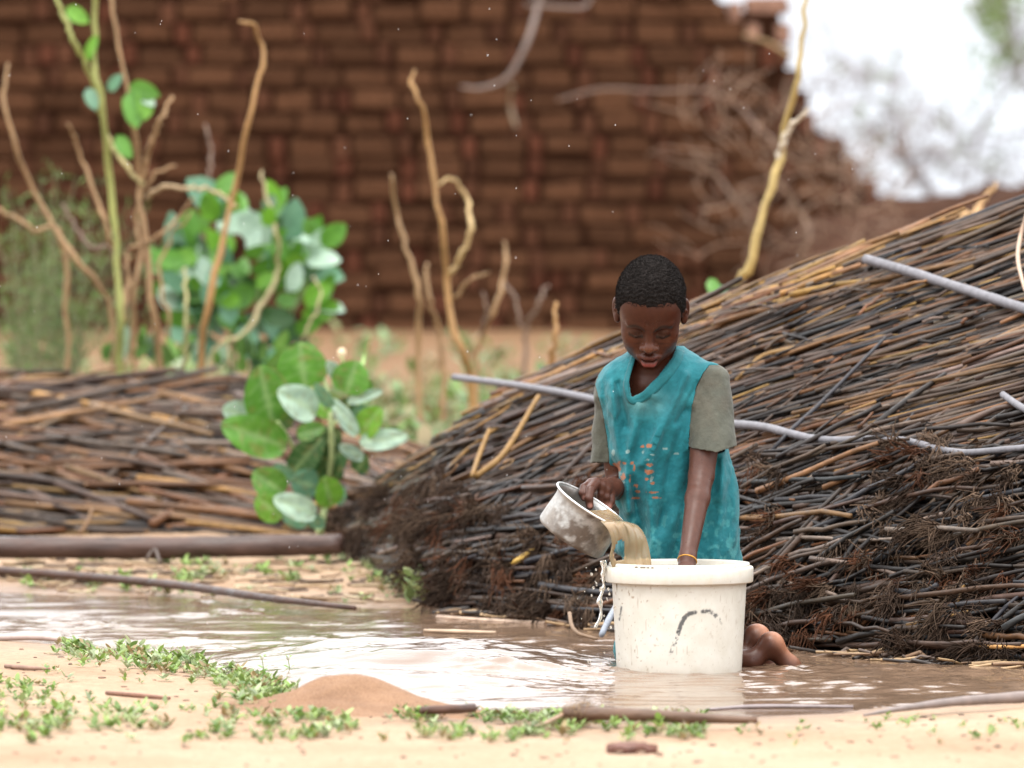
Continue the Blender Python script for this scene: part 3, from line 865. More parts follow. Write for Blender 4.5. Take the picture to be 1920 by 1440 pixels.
# ================================================================== BUCKET
BX = float(P(1273.5, 1265, 0)[0])
def lathe(prof, seg, axis_o, n=(0, 0, 1), e1=(1, 0, 0)):
    n = np.asarray(n, float); e1 = np.asarray(e1, float); e2 = np.cross(n, e1)
    a = np.arange(seg) / seg * 2 * math.pi
    V = np.concatenate([np.asarray(axis_o) + n * z + r * (np.cos(a)[:, None] * e1 + np.sin(a)[:, None] * e2) for r, z in prof])
    m = len(prof)
    base = np.arange(m - 1)[:, None] * seg; i = np.arange(seg)[None]; j = (i + 1) % seg
    Q = np.stack([base + i, base + j, base + seg + j, base + seg + i], -1).reshape(-1, 4)
    return V, Q
def zf(py, r): return float(P(1273.5, py, -r)[2])
m_plastic, nt, b = new_mat('white_plastic')
a = nt.nodes.new('ShaderNodeAttribute'); a.attribute_name = 'col'
n1 = noise(nt, 25, 5, 0.6, coord='World'); rp = ramp(nt, [(0.3, (0.90, 0.885, 0.85)), (0.7, (1.04, 1.04, 1.04))]); nt.links.new(n1.outputs[0], rp.inputs[0])
n2 = noise(nt, 330, 3, 0.7, coord='World', stretch=(1, 1, 0.35)); rp2 = ramp(nt, [(0.26, (0.55, 0.5, 0.42)), (0.36, (1, 1, 1))]); nt.links.new(n2.outputs[0], rp2.inputs[0])
c = mixc(nt, 'MULTIPLY', 1.0, a.outputs['Color'], rp.outputs[0]); c = mixc(nt, 'MULTIPLY', 0.7, c, rp2.outputs[0])
nt.links.new(c, b.inputs['Base Color']); b.inputs['Roughness'].default_value = 0.38
b.inputs['Subsurface Weight'].default_value = 0.12; b.inputs['Subsurface Radius'].default_value = (0.01, 0.008, 0.006)
bump(nt, b, n1.outputs[0], 0.12, 0.004)
bucket = empty('bucket', (BX, 0, 0), 'white plastic bucket with black brush marks standing in the water before the child', 'bucket')
WHITE = np.array([0.66, 0.645, 0.585])
z_bot, z_col = zf(1265, 0.117), zf(1099, 0.126)
outer = [(0.1155, z_bot - 0.05)] + [(0.1172 + (0.1262 - 0.1172) * t, z_bot + (z_col - z_bot) * t) for t in np.linspace(0, 1, 84)]
zr = zf(1061, 0.132)
inner = [(0.1262, z_col + 0.002), (0.1262, zr - 0.012), (0.1318, zr - 0.009), (0.1325, zr - 0.004), (0.1315, zr), (0.1290, zr + 0.0005), (0.1275, zr - 0.003), (0.1255, zr - 0.03), (0.1145, z_bot - 0.02), (0.1100, z_bot - 0.045), (0.0, z_bot - 0.045)]
V, Q = lathe(outer + inner, 420, (BX, 0, 0))
px = to_px(V); C = np.tile(WHITE, (len(V), 1))
front = (V[:, 1] < 0.02) & (np.hypot(V[:, 0] - BX, V[:, 1]) > 0.1165)
def stroke(pts, w):            # distance to a brush stroke, in photo pixels
    d = np.full(len(V), 1e9); tt = np.zeros(len(V))
    for i in range(len(pts) - 1):
        p0, p1 = np.array(pts[i], float), np.array(pts[i + 1], float)
        t = np.clip(((px - p0) @ (p1 - p0)) / ((p1 - p0) @ (p1 - p0)), 0, 1)
        q = np.linalg.norm(px - p0 - t[:, None] * (p1 - p0), axis=1)
        tt = np.where(q < d, (i + t) / (len(pts) - 1), tt); d = np.minimum(d, q)
    return d, tt
gr = fbm(px[:, 0] / 3.2, px[:, 1] / 3.2, oct=3, seed=77)
for pts, w, fade in (([(1303, 1148), (1291, 1151), (1282, 1160), (1276, 1174), (1272, 1186)], 4.8, (1.15, 1.0)), ([(1272, 1186), (1267, 1200), (1262, 1214), (1258, 1226)], 4.5, (0.45, 0.12)), ([(1318, 1147), (1330, 1146), (1339, 1150), (1346, 1159), (1350, 1172)], 4.5, (0.85, 0.0)), ([(1165, 1139), (1163, 1150), (1161, 1164)], 2.6, (1.0, 0.8))):
    d, tt = stroke(pts, w)
    strength = fade[0] + (fade[1] - fade[0]) * tt
    m = np.clip((w + 1.5 * gr - d) / 2.0, 0, 1) * np.clip(strength * 1.05 + gr * 1.6, 0, 0.95)
    m = np.where(front, m, 0)[:, None]
    C = C * (1 - m) + np.array([0.075, 0.077, 0.08]) * m
# splashes of mud, and a mud stain near the water line
mud = np.clip((fbm(V[:, 0] * 170, V[:, 2] * 170, V[:, 1] * 170, oct=3, seed=5) - 0.36) * 8, 0, 1) * (0.35 + 0.65 * np.exp(-((px[:, 0] - 1180) / 60) ** 2))
scr = np.clip((fbm(V[:, 0] * 260, V[:, 2] * 22, V[:, 1] * 260, oct=2, seed=15) - 0.42) * 6, 0, 0.5)
mud = np.maximum(mud, scr)
line = 0.55 * np.exp(-np.clip(V[:, 2] - z_bot, 0, 1) / 0.012) * (0.6 + 0.6 * fbm(V[:, 0] * 40, V[:, 1] * 40, oct=2))
m = np.where(front, np.clip(np.maximum(mud * 0.8, line), 0, 0.9), 0)[:, None]
C = C * (1 - m) + np.array([0.30, 0.2, 0.12]) * m
spots = [(1208, 1064), (1203, 1064), (1215, 1065), (1223, 1064), (1193, 1064), (1254, 1063), (1262, 1063)]
for sxp, syp in spots:
    m = np.clip(2.6 - np.hypot((px[:, 0] - sxp) / 1.3, px[:, 1] - syp), 0, 1)[:, None] * np.where(V[:, 1] < 0, 1, 0)[:, None]
    C = C * (1 - m) + np.array([0.12, 0.08, 0.05]) * m
obj('bucket_body', arr_mesh('bucket_body', V, Q, None, C), m_plastic, bucket)
c0, c1 = zf(1098, 0.138), zf(1069, 0.138)
col_prof = [(0.1264, c0 + 0.004), (0.1375, c0), (0.1387, c0 + 0.0025), (0.1393, c1 - 0.003), (0.1383, c1), (0.1345, c1 + 0.0015), (0.1320, c1 - 0.001), (0.1264, c1 - 0.003)]
V, Q = lathe(col_prof, 260, (BX, 0, 0))
m = np.clip(0.5 * fbm(V[:, 0] * 60, V[:, 1] * 60, V[:, 2] * 200, oct=3, seed=9) + 0.02, 0, 1)[:, None]
obj('rim_band', arr_mesh('rim_band', V, Q, None, WHITE * (1 - m) + np.array([0.62, 0.5, 0.33]) * m), m_plastic, bucket)
m_mud2, nt, b = new_mat('muddy_bucket_water')
b.inputs['Base Color'].default_value = (0.42, 0.28, 0.16, 1); b.inputs['Roughness'].default_value = 0.06
bump(nt, b, noise(nt, 30, 3, coord='World').outputs[0], 0.4, 0.01)
V, Q = lathe([(0.121, 0.105), (0.09, 0.106), (0.045, 0.105), (0.0, 0.105)], 48, (BX, 0, 0))
tag(obj('bucket_water', arr_mesh('bucket_water', V, Q), m_mud2), 'muddy brown water half filling the white bucket', 'water')

# ================================================================== METAL BOWL
pa, pt = R(32.5), R(8.5)
pn = np.array([math.sin(pa) * math.cos(pt), -math.sin(pt), math.cos(pa) * math.cos(pt)])
pe1 = np.array([math.cos(pa), 0, -math.sin(pa)]); pe1 -= pn * (pe1 @ pn); pe1 /= np.linalg.norm(pe1)
pe2 = np.cross(pn, pe1)
PC = B(1109.5, 946.5, 0.035)
bowl_prof_o = [(0.0, -0.077), (0.060, -0.077), (0.0675, -0.0755), (0.0705, -0.071), (0.0700, -0.050), (0.0692, -0.030), (0.0690, -0.016), (0.0705, -0.008), (0.0745, -0.0025)]
bowl_prof_i = [(0.0735, -0.0015), (0.0690, -0.008), (0.0675, -0.016), (0.0677, -0.040), (0.0682, -0.066), (0.0650, -0.072), (0.0, -0.0735)]
def fine(prof, step):
    out = []
    for (r0, z0), (r1_, z1) in zip(prof[:-1], prof[1:]):
        n = max(1, int(math.hypot(r1_ - r0, z1 - z0) / step))
        out += [(r0 + (r1_ - r0) * i / n, z0 + (z1 - z0) * i / n) for i in range(n)]
    return out + [prof[-1]]
bowl_prof = fine(bowl_prof_o + bowl_prof_i, 0.003)
m_alu, nt, b = new_mat('battered_aluminium')
a = nt.nodes.new('ShaderNodeAttribute'); a.attribute_name = 'col'
n1 = noise(nt, 130, 5, 0.7, coord='World'); rp = ramp(nt, [(0.3, (0.75, 0.75, 0.75)), (0.7, (1.1, 1.1, 1.1))]); nt.links.new(n1.outputs[0], rp.inputs[0])
nt.links.new(mixc(nt, 'MULTIPLY', 1.0, a.outputs['Color'], rp.outputs[0]), b.inputs['Base Color'])
nt.links.new(a.outputs['Alpha'], b.inputs['Metallic'])
b.inputs['Roughness'].default_value = 0.42
bump(nt, b, n1.outputs[0], 0.25, 0.003)
bowl = empty('metal_bowl', PC, 'dented aluminium bowl with sooty side, tilted to pour muddy water into the bucket', 'bowl')
V, Q = lathe(bowl_prof, 160, PC, pn, pe1)
L_ = (V - PC); hz = L_ @ pn; an = np.arctan2(L_ @ pe2, L_ @ pe1)
V = V + (0.0012 * fbm(V[:, 0] * 30, V[:, 1] * 30, V[:, 2] * 30, oct=2, seed=4))[:, None] * (L_ - hz[:, None] * pn) / 0.07
rad_ = np.linalg.norm(L_ - hz[:, None] * pn, axis=1)
outside = np.arange(len(V)) < 160 * (len(fine(bowl_prof_o, 0.003)))
nz = fbm(V[:, 0] * 80, V[:, 1] * 80, V[:, 2] * 80, oct=5, seed=14)
soot = np.clip((-hz / 0.077 - 0.20) * 1.7 + nz * 2.4, 0, 0.94) * np.clip(1.35 - np.abs(an + 1.55) * 0.95, 0, 1) * outside
haze = np.clip(0.45 + nz * 0.9, 0, 1) * outside
alu = np.array([0.42, 0.41, 0.39])
C = alu * (1 - 0.6 * haze[:, None]) + np.array([0.27, 0.23, 0.185]) * 0.6 * haze[:, None]
C = C * (1 - soot[:, None]) + np.array([0.085, 0.058, 0.04]) * soot[:, None]
met = np.clip(0.85 - 0.45 * haze - 0.8 * soot, 0.02, 1)
obj('bowl_body', arr_mesh('bowl_body', V, Q, None, np.concatenate([C, met[:, None]], 1)), m_alu, bowl)
ring = [PC + 0.0755 * (math.cos(t) * pe1 + math.sin(t) * pe2) - 0.001 * pn for t in np.linspace(0, 2 * math.pi, 121)]
V, Q = tubes(np.array(ring)[None], np.full((1, 121), 0.0021), 8, False)
obj('rolled_rim', arr_mesh('rolled_rim', V, Q, None, np.tile(np.array([0.86, 0.86, 0.85, 0.75]), (len(V), 1))), m_alu, bowl)

# ================================================================== POURED AND SPILLED WATER
m_pour, nt, b = new_mat('muddy_poured_water')
n1 = noise(nt, 60, 3, 0.5, coord='World', stretch=(0.7, 1, 0.4))
rp = ramp(nt, [(0.3, (0.58, 0.40, 0.22)), (0.75, (0.74, 0.58, 0.38))]); nt.links.new(n1.outputs[0], rp.inputs[0])
nt.links.new(rp.outputs[0], b.inputs['Base Color'])
b.inputs['Roughness'].default_value = 0.08; b.inputs['IOR'].default_value = 1.33
b.inputs['Transmission Weight'].default_value = 0.66
b.inputs['Subsurface Weight'].default_value = 0.2; b.inputs['Subsurface Radius'].default_value = (0.02, 0.014, 0.008)
bump(nt, b, n1.outputs[0], 0.18, 0.008)
Lc = smooth_path(np.array([B(1092, 958, 0.02), B(1112, 968, -0.005), B(1132, 983, -0.048), B(1143, 1000, -0.062), B(1147, 1022, -0.062), B(1143, 1048, -0.055), B(1152, 1075, -0.05), B(1158, 1120, -0.04)]), 44)
Rc = smooth_path(np.array([B(1142, 955, 0.085), B(1158, 966, 0.06), B(1171, 977, 0.02), B(1194, 984, -0.005), B(1209, 1003, -0.012), B(1218, 1034, -0.014), B(1222, 1066, -0.014), B(1224, 1120, -0.01)]), 44)
S = np.linspace(0, 1, 36)
SH = Lc[:, None] * (1 - S)[None, :, None] + Rc[:, None] * S[None, :, None]
tq = np.linspace(0, 1, 44)[:, None]
arch = np.sin(np.pi * S)[None] * (0.012 + 0.012 * np.sin(np.pi * np.clip(tq * 1.4, 0, 1)))
SH[..., 1] -= arch * sstep(0.18, 0.4, tq)
SH[..., 2] += 0.010 * np.sin(np.pi * S)[None] * np.exp(-((tq - 0.42) / 0.16) ** 2)
rip = 0.0035 * fbm(S[None] * 7 + 0 * tq, tq * 2.2 + 0 * S[None], oct=3, seed=6) * sstep(0.2, 0.5, tq)
SH[..., 1] -= rip * 2
thick = (0.0022 + 0.0024 * np.sin(np.pi * S)[None] ** 0.5 + 0.0025 * np.abs(fbm(S[None] * 5 + 0 * tq, tq * 2 + 0 * S[None], oct=2, seed=16)))
Fp = SH.copy(); Bp = SH.copy(); Fp[..., 1] -= thick; Bp[..., 1] += thick
nn = 44 * 36
g = grid_quads(44, 36)
# an opening near the lower left, where the shirt shows through
hx = np.array([(i % 36, i // 36) for i in range(nn)])
hole = (((hx[:, 0] / 35 - 0.24) / 0.13) ** 2 + ((hx[:, 1] / 43 - 0.66) / 0.085) ** 2) < 1 + 0.4 * fbm(hx[:, 0] / 5, hx[:, 1] / 5, oct=2)
keep = ~hole[g].any(1)
g = g[keep]
from collections import Counter
ed = Counter()
for q in g.tolist():
    for k in range(4): ed[(q[k], q[(k + 1) % 4])] += 1
rimq = [(a_, b_, b_ + nn, a_ + nn) for (a_, b_) in ed if (b_, a_) not in ed]
poured = obj('poured_water', arr_mesh('poured_water', np.concatenate([Fp.reshape(-1, 3), Bp.reshape(-1, 3)]), np.concatenate([g[:, ::-1], g + nn, np.array(rimq)])), m_pour)
tag(poured, 'sheet of muddy water pouring from the tilted bowl into the bucket', 'water')
sr = np.random.default_rng(3)
def blob(c, r, seg=8):
    V, Q = lathe([(r * math.sin(t) + 1e-5, -r * 1.25 * math.cos(t)) for t in np.linspace(0, math.pi, 7)], seg, c)
    return V, Q
spill = MB()
path = smooth_path(np.array([B(1133, 1052, -0.02), B(1131, 1075, -0.03), B(1132, 1100, -0.04), B(1124, 1125, -0.05), B(1128, 1150, -0.055), B(1117, 1178, -0.06)]), 50)
path[:, 0] += 0.003 * fbm(np.linspace(0, 9, 50), 0.0, oct=2, seed=3)
rad_s = 0.0026 + 0.0022 * fbm(np.linspace(0, 14, 50), 3.0, oct=2, seed=8) + 0.0045 * np.exp(-np.linspace(0, 8, 50)) + 0.003 * np.exp(-((np.linspace(0, 1, 50) - 0.6) / 0.07) ** 2)
V, Q = tubes(path[None], np.clip(rad_s, 0.0014, 1)[None], 8); spill.add(V, Q, None, (0.7, 0.6, 0.45))
for i in range(34):
    t = sr.random()
    c = path[int(t * 49)] + np.array([sr.normal(0, 0.012 + 0.012 * t), sr.normal(0, 0.01), sr.normal(0, 0.006)])
    V, Q = blob(c, sr.uniform(0.0009, 0.0026)); spill.add(V, Q, None, (0.7, 0.6, 0.45))
for i in range(20):                       # drops thrown up round the foot of the spill
    c = B(1118, 1188, -0.05) + np.array([sr.normal(0, 0.04), sr.normal(0, 0.05), 0]); c[2] = abs(sr.normal(0, 0.02)) + 0.004
    V, Q = blob(c, sr.uniform(0.0008, 0.0022)); spill.add(V, Q, None, (0.7, 0.6, 0.45))
m_clear, nt, b = new_mat('thin_water')
b.inputs['Base Color'].default_value = (0.92, 0.84, 0.72, 1); b.inputs['Roughness'].default_value = 0.03; b.inputs['IOR'].default_value = 1.33; b.inputs['Transmission Weight'].default_value = 0.8
tag(obj('spilled_water', spill.mesh('spilled_water'), m_clear), 'thin broken stream and drops of water falling beside the left of the bucket', 'water')

# ================================================================== THE CHILD
m_skin, nt, b = new_mat('wet_dark_skin')
a = nt.nodes.new('ShaderNodeAttribute'); a.attribute_name = 'col'
n1 = noise(nt, 120, 4, 0.6, coord='World'); rp = ramp(nt, [(0.3, (0.88, 0.87, 0.86)), (0.7, (1.1, 1.1, 1.1))]); nt.links.new(n1.outputs[0], rp.inputs[0])
nt.links.new(mixc(nt, 'MULTIPLY', 1.0, a.outputs['Color'], rp.outputs[0]), b.inputs['Base Color'])
b.inputs['Specular IOR Level'].default_value = 0.28
nr = noise(nt, 38, 4, 0.6, coord='World'); mrr = nt.nodes.new('ShaderNodeMapRange'); mrr.inputs['From Min'].default_value = 0.3; mrr.inputs['From Max'].default_value = 0.7; mrr.inputs['To Min'].default_value = 0.24; mrr.inputs['To Max'].default_value = 0.58; nt.links.new(nr.outputs[0], mrr.inputs[0]); nt.links.new(mrr.outputs[0], b.inputs['Roughness'])
b.inputs['Subsurface Weight'].default_value = 0.08; b.inputs['Subsurface Radius'].default_value = (0.006, 0.0025, 0.0015)
n2 = noise(nt, 420, 4, 0.65, coord='World'); bump(nt, b, n2.outputs[0], 0.22, 0.0010)

person = empty('person', B(1270, 1250, 0.25) * np.array([1, 1, 0]), 'barefoot child in teal shirt with grey sleeves, sitting in the water tipping the bowl', 'person')
HC = B(1220, 578, 0.185); HS = 0.935                       # centre of the head
hp, hy, hr = R(35), R(-2), R(1.5)
HR = np.array(Matrix.Rotation(hy, 3, 'Z') @ Matrix.Rotation(hr, 3, 'Y') @ Matrix.Rotation(hp, 3, 'X'))
def Hd(x, y, z): return HC + HR @ (HS * np.array([x, y, z], float))
def head_local(V): return (V - HC) @ HR / HS
sk = Field(B(1070, 1290, -0.06) * np.array([1, 0, 0]) + np.array([0, -0.08, -0.06]), np.array([0.60, 0.50, 0.81]), 0.0019)
def hell(c, r, k, mode='add', rot=None):
    M = HR if rot is None else HR @ np.array(rot)
    sk.ell(Hd(*c), HS * np.asarray(r), k * HS, mode, M)
def hcone(a_, b_, ra, rb, k, mode='add'): sk.cone(Hd(*a_), Hd(*b_), ra * HS, rb * HS, k * HS, mode)
# skull and face
hell((0, 0.012, 0.018), (0.0665, 0.084, 0.079), 0.001)
hell((0, -0.034, 0.030), (0.055, 0.041, 0.050), 0.03)
hell((0, -0.028, -0.034), (0.0525, 0.047, 0.058), 0.03)
hell((0, -0.030, -0.074), (0.037, 0.040, 0.033), 0.025)
for s in (-1, 1):
    hell((s * 0.033, -0.046, -0.036), (0.021, 0.021, 0.024), 0.018)
    hell((s * 0.036, -0.012, -0.066), (0.017, 0.03, 0.026), 0.02)
hell((0, -0.060, -0.0935), (0.016, 0.013, 0.012), 0.014)
hell((0, -0.063, -0.067), (0.025, 0.019, 0.020), 0.014)
for s in (-1, 1):
    hell((s * 0.0265, -0.083, -0.0075), (0.0175, 0.013, 0.0105), 0.012, 'sub')
for s in (-1, 1):
    hcone((s * 0.010, -0.0725, 0.0075), (s * 0.040, -0.0615, 0.0085), 0.0065, 0.0045, 0.010)
    hell((s * 0.0275, -0.0615, -0.0095), (0.0142, 0.0128, 0.0108), 0.003)
    hcone((s * 0.0145, -0.0705, -0.0155), (s * 0.0275, -0.0735, -0.0175), 0.0020, 0.0022, 0.004)
    hcone((s * 0.0275, -0.0735, -0.0175), (s * 0.041, -0.0645, -0.0145), 0.0022, 0.0018, 0.004)
hcone((0, -0.0735, 0.000), (0, -0.0860, -0.030), 0.0068, 0.0085, 0.010)
hell((0, -0.0905, -0.0365), (0.0108, 0.0100, 0.0092), 0.008)
for s in (-1, 1):
    hell((s * 0.0125, -0.0825, -0.0400), (0.0078, 0.0085, 0.0072), 0.006)
    hell((s * 0.0068, -0.0925, -0.0465), (0.0036, 0.0040, 0.0040), 0.003, 'sub')
# lips, a little open
for s in (-1, 1):
    hcone((s * 0.0215, -0.0745, -0.0665), (s * 0.006, -0.0845, -0.0615), 0.0038, 0.0060, 0.004)
    hcone((s * 0.0205, -0.0745, -0.0690), (s * 0.007, -0.0835, -0.0775), 0.0038, 0.0070, 0.004)
hcone((-0.006, -0.0845, -0.0620), (0.006, -0.0845, -0.0620), 0.0058, 0.0058, 0.004)
hcone((-0.007, -0.0838, -0.0778), (0.007, -0.0838, -0.0778), 0.0072, 0.0072, 0.004)
hell((0, -0.0890, -0.0695), (0.0185, 0.013, 0.0021), 0.002, 'sub')
hell((0, -0.0830, -0.0520), (0.0035, 0.0060, 0.0060), 0.005, 'sub')
# ears
for s in (-1, 1):
    rot = Matrix.Rotation(s * R(-24), 3, 'Z') @ Matrix.Rotation(R(10), 3, 'X')
    hell((s * 0.0700, 0.0100, -0.008), (0.0060, 0.0165, 0.0285), 0.005, 'add', rot)
    hell((s * 0.0765, 0.0065, -0.005), (0.0045, 0.0095, 0.0180), 0.003, 'sub', rot)
    hell((s * 0.0680, 0.0040, -0.031), (0.0055, 0.0085, 0.0090), 0.006, 'add', rot)
    hell((s * 0.0725, 0.0030, -0.008), (0.0030, 0.0030, 0.0060), 0.003, 'add', rot)
# neck, chest (under the shirt)
sk.cone(Hd(0, 0.035, -0.05), B(1228, 700, 0.255), 0.036, 0.039, 0.02)
sk.cone(B(1230, 690, 0.26), B(1160, 712, 0.26), 0.036, 0.030, 0.03)
sk.cone(B(1230, 690, 0.26), B(1320, 708, 0.26), 0.036, 0.030, 0.03)
sk.ell(B(1235, 770, 0.262), (0.088, 0.060, 0.11), 0.03)
sk.ell(B(1260, 900, 0.28), (0.080, 0.062, 0.12), 0.03)
sk.ell(B(1275, 1090, 0.30), (0.085, 0.075, 0.10), 0.03)
sk.cone(B(1205, 722, 0.218), B(1250, 716, 0.218), 0.010, 0.010, 0.012)      # collar bones
# arm on the right, reaching down into the bucket
SR, ER, WR = B(1332, 716, 0.235), B(1315, 892, 0.165), B(1289, 1046, 0.045)
sk.cone(SR, ER, 0.034, 0.0245, 0.012)
fm = ER * 0.72 + WR * 0.28
sk.cone(ER, fm, 0.0238, 0.0228, 0.006); sk.cone(fm, WR, 0.0228, 0.0158, 0.008)
def Lp(px, py, y): return B(px, py, y)
K_ = 0.005
pr = B(1285, 1088, 0.02)
sk.cone(WR, pr, 0.0158, 0.018, 0.008); sk.ell(pr, (0.029, 0.014, 0.032), 0.008)
for dx, ln in ((-22, 60), (-8, 70), (6, 66), (19, 52)):
    k0 = B(1285 + dx, 1112, 0.015); k1 = B(1285 + dx * 1.25, 1112 + ln * 0.5, 0.0); k2 = B(1285 + dx * 1.3, 1112 + ln * 0.95, 0.012)
    sk.cone(pr, k0, 0.010, 0.0088, K_); sk.cone(k0, k1, 0.0082, 0.0074, 0.003); sk.cone(k1, k2, 0.0074, 0.0062, 0.003)
sk.cone(B(1266, 1080, 0.01), B(1252, 1104, -0.01), 0.0105, 0.0085, K_); sk.cone(B(1252, 1104, -0.01), B(1252, 1128, -0.015), 0.0082, 0.0068, 0.003)
# arm on the left: elbow back, forearm towards the camera, hand on the bowl's rim
SL_, EL_, WL_ = B(1146, 722, 0.265), B(1160, 918, 0.285), B(1148, 914, 0.168)
sk.cone(SL_, EL_, 0.030, 0.0235, 0.012); sk.cone(EL_, WL_, 0.0235, 0.0172, 0.012)
pc = B(1131, 913, 0.138)
sk.cone(WL_, pc, 0.0172, 0.017, 0.010)
kn = [B(1108, 906, 0.122), B(1118, 905, 0.115), B(1128, 911, 0.120), B(1136, 919, 0.126)]
for q in kn: sk.cone(pc, q, 0.0135, 0.0098, 0.006)
fingers = [(kn[0], B(1095, 914, 0.100), B(1092, 925, 0.091), B(1096, 934, 0.092), 0.0076),
           (kn[1], B(1107, 918, 0.090), B(1104, 935, 0.078), B(1106, 949, 0.080), 0.0086),
           (kn[2], B(1126, 926, 0.118), B(1124, 940, 0.122), B(1120, 948, 0.122), 0.0074),
           (kn[3], B(1137, 932, 0.122), B(1135, 944, 0.126), B(1130, 950, 0.126), 0.0066)]
for k0, k1, k2, k3, rr_ in fingers:
    sk.cone(k0, k1, rr_ * 1.12, rr_ * 1.02, 0.003); sk.cone(k1, k2, rr_ * 1.04, rr_ * 0.95, 0.002); sk.cone(k2, k3, rr_ * 0.98, rr_ * 0.86, 0.002)
sk.cone(B(1143, 922, 0.150), B(1144, 940, 0.135), 0.0115, 0.0092, 0.006); sk.cone(B(1144, 940, 0.135), B(1138, 955, 0.126), 0.0090, 0.0078, 0.003)
# legs folded to the side, bare feet
for hip, knee, ank in ((B(1238, 1165, 0.31), B(1193, 1218, 0.195), B(1408, 1240, 0.150)), (B(1312, 1165, 0.32), B(1225, 1210, 0.28), B(1398, 1230, 0.235))):
    sk.cone(hip, knee, 0.055, 0.034, 0.02); sk.cone(knee, knee * 0.6 + ank * 0.4, 0.032, 0.032, 0.012); sk.cone(knee * 0.6 + ank * 0.4, ank, 0.032, 0.0195, 0.012)
for ank, heel, ball, toe, rh in ((B(1408, 1240, 0.150), B(1446, 1209, 0.158), B(1482, 1250, 0.165), B(1506, 1264, 0.175), 0.0245), (B(1398, 1230, 0.235), B(1419, 1196, 0.245), B(1444, 1255, 0.26), B(1462, 1272, 0.27), 0.0265)):
    sk.cone(ank, heel, 0.0185, rh * 0.74, 0.010); sk.ell(heel, (rh, rh * 1.02, rh * 1.02), 0.010)
    sk.cone(heel, ball, rh * 0.76, 0.0175, 0.010); sk.cone(ball, toe, 0.020, 0.012, 0.01)
    for q in range(5):
        off = np.array([0.004 * q, -0.020 + 0.010 * q, 0.0])
        sk.cone(toe + off * 0.8, toe + off + np.array([0.016, 0.0, -0.008]), 0.0075 if q else 0.0095, 0.006 if q else 0.008, 0.002)
SV, SQ = sk.mesh()
SKIN = np.array([0.068, 0.0235, 0.0135])
C = np.tile(SKIN, (len(SV), 1))
hl = head_local(SV)
inhead = (np.linalg.norm(hl, axis=1) < 0.14) & (hl[:, 2] > -0.13)
face = inhead & (hl[:, 1] < -0.02)
def blend(m, c):
    global C
    m = np.clip(m, 0, 1)[:, None]; C = C * (1 - m) + np.asarray(c) * m
blend(np.where(inhead, 0.55, 0), (0.044, 0.0105, 0.0048))
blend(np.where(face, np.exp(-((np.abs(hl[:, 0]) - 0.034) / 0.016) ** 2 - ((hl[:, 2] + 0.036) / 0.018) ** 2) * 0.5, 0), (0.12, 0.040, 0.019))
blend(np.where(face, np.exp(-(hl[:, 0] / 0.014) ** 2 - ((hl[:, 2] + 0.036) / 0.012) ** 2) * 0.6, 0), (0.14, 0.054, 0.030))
ax_ = np.abs(hl[:, 0])
brow_z = 0.0105 - 0.9 * (ax_ - 0.026) ** 2 / 0.026
blend(np.where(face & (ax_ > 0.010) & (ax_ < 0.046), np.exp(-((hl[:, 2] - brow_z) / 0.0036) ** 2) * 0.95, 0), (0.018, 0.011, 0.009))
lash_z = -0.0165 - 0.0025 + 10.0 * (ax_ - 0.0275) ** 2
blend(np.where(face & (ax_ > 0.0125) & (ax_ < 0.0425) & (hl[:, 1] < -0.055), np.exp(-((hl[:, 2] - lash_z - 0.001) / 0.0038) ** 2) * 0.95, 0), (0.010, 0.007, 0.006))
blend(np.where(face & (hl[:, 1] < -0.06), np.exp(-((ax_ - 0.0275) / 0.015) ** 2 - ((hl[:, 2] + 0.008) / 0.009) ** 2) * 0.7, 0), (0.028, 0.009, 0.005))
lipm = np.exp(-(hl[:, 0] / 0.019) ** 4)
blend(np.where(face & (hl[:, 1] < -0.073), lipm * np.exp(-((hl[:, 2] + 0.0790) / 0.0058) ** 4) * 0.9, 0), (0.22, 0.055, 0.048))
blend(np.where(face & (hl[:, 1] < -0.074), lipm * np.exp(-((hl[:, 2] + 0.0625) / 0.0042) ** 4) * 0.75, 0), (0.10, 0.030, 0.024))
blend(np.where(face & (hl[:, 1] < -0.070), np.exp(-(hl[:, 0] / 0.017) ** 4) * np.exp(-((hl[:, 2] + 0.0697) / 0.0017) ** 2), 0), (0.03, 0.009, 0.008))
blend(np.where(face & (hl[:, 1] < -0.074) & (np.abs(hl[:, 0]) < 0.010), 0.6 * np.exp(-((hl[:, 2] + 0.0672) / 0.0010) ** 2), 0), (0.6, 0.55, 0.5))
# nails, pale fingertips and soles
for k0, k1, k2, k3, rr_ in fingers:
    d = np.linalg.norm(SV - (k3 + np.array([0, -rr_ * 0.8, 0.001])), axis=1); blend(np.exp(-(d / 0.0055) ** 4) * 0.85, (0.46, 0.22, 0.17))
    d = np.linalg.norm(SV - k1, axis=1); blend(np.exp(-(d / 0.006) ** 2) * 0.45, (0.06, 0.025, 0.018))
d = np.linalg.norm(SV - B(1138, 955, 0.120), axis=1); blend(np.exp(-(d / 0.013) ** 4) * 0.7, (0.36, 0.16, 0.12))
for h_ in (B(1446, 1209, 0.158), B(1419, 1196, 0.245)):
    q = SV - h_
    m = np.exp(-(np.linalg.norm(q, axis=1) / 0.06) ** 4) * sstep(-0.002, 0.024, q[:, 0] * 0.7 + q[:, 2] * 0.6)
    blend(m * 0.85, (0.42, 0.19, 0.11))
arm = (to_px(SV)[:, 0] > 1250) & (SV[:, 2] < 0.42) & (SV[:, 2] > 0.1)
blend(np.where(arm, 0.4, 0), (0.088, 0.038, 0.026))
obj('body', arr_mesh('body', SV, SQ, None, C), m_skin, person)

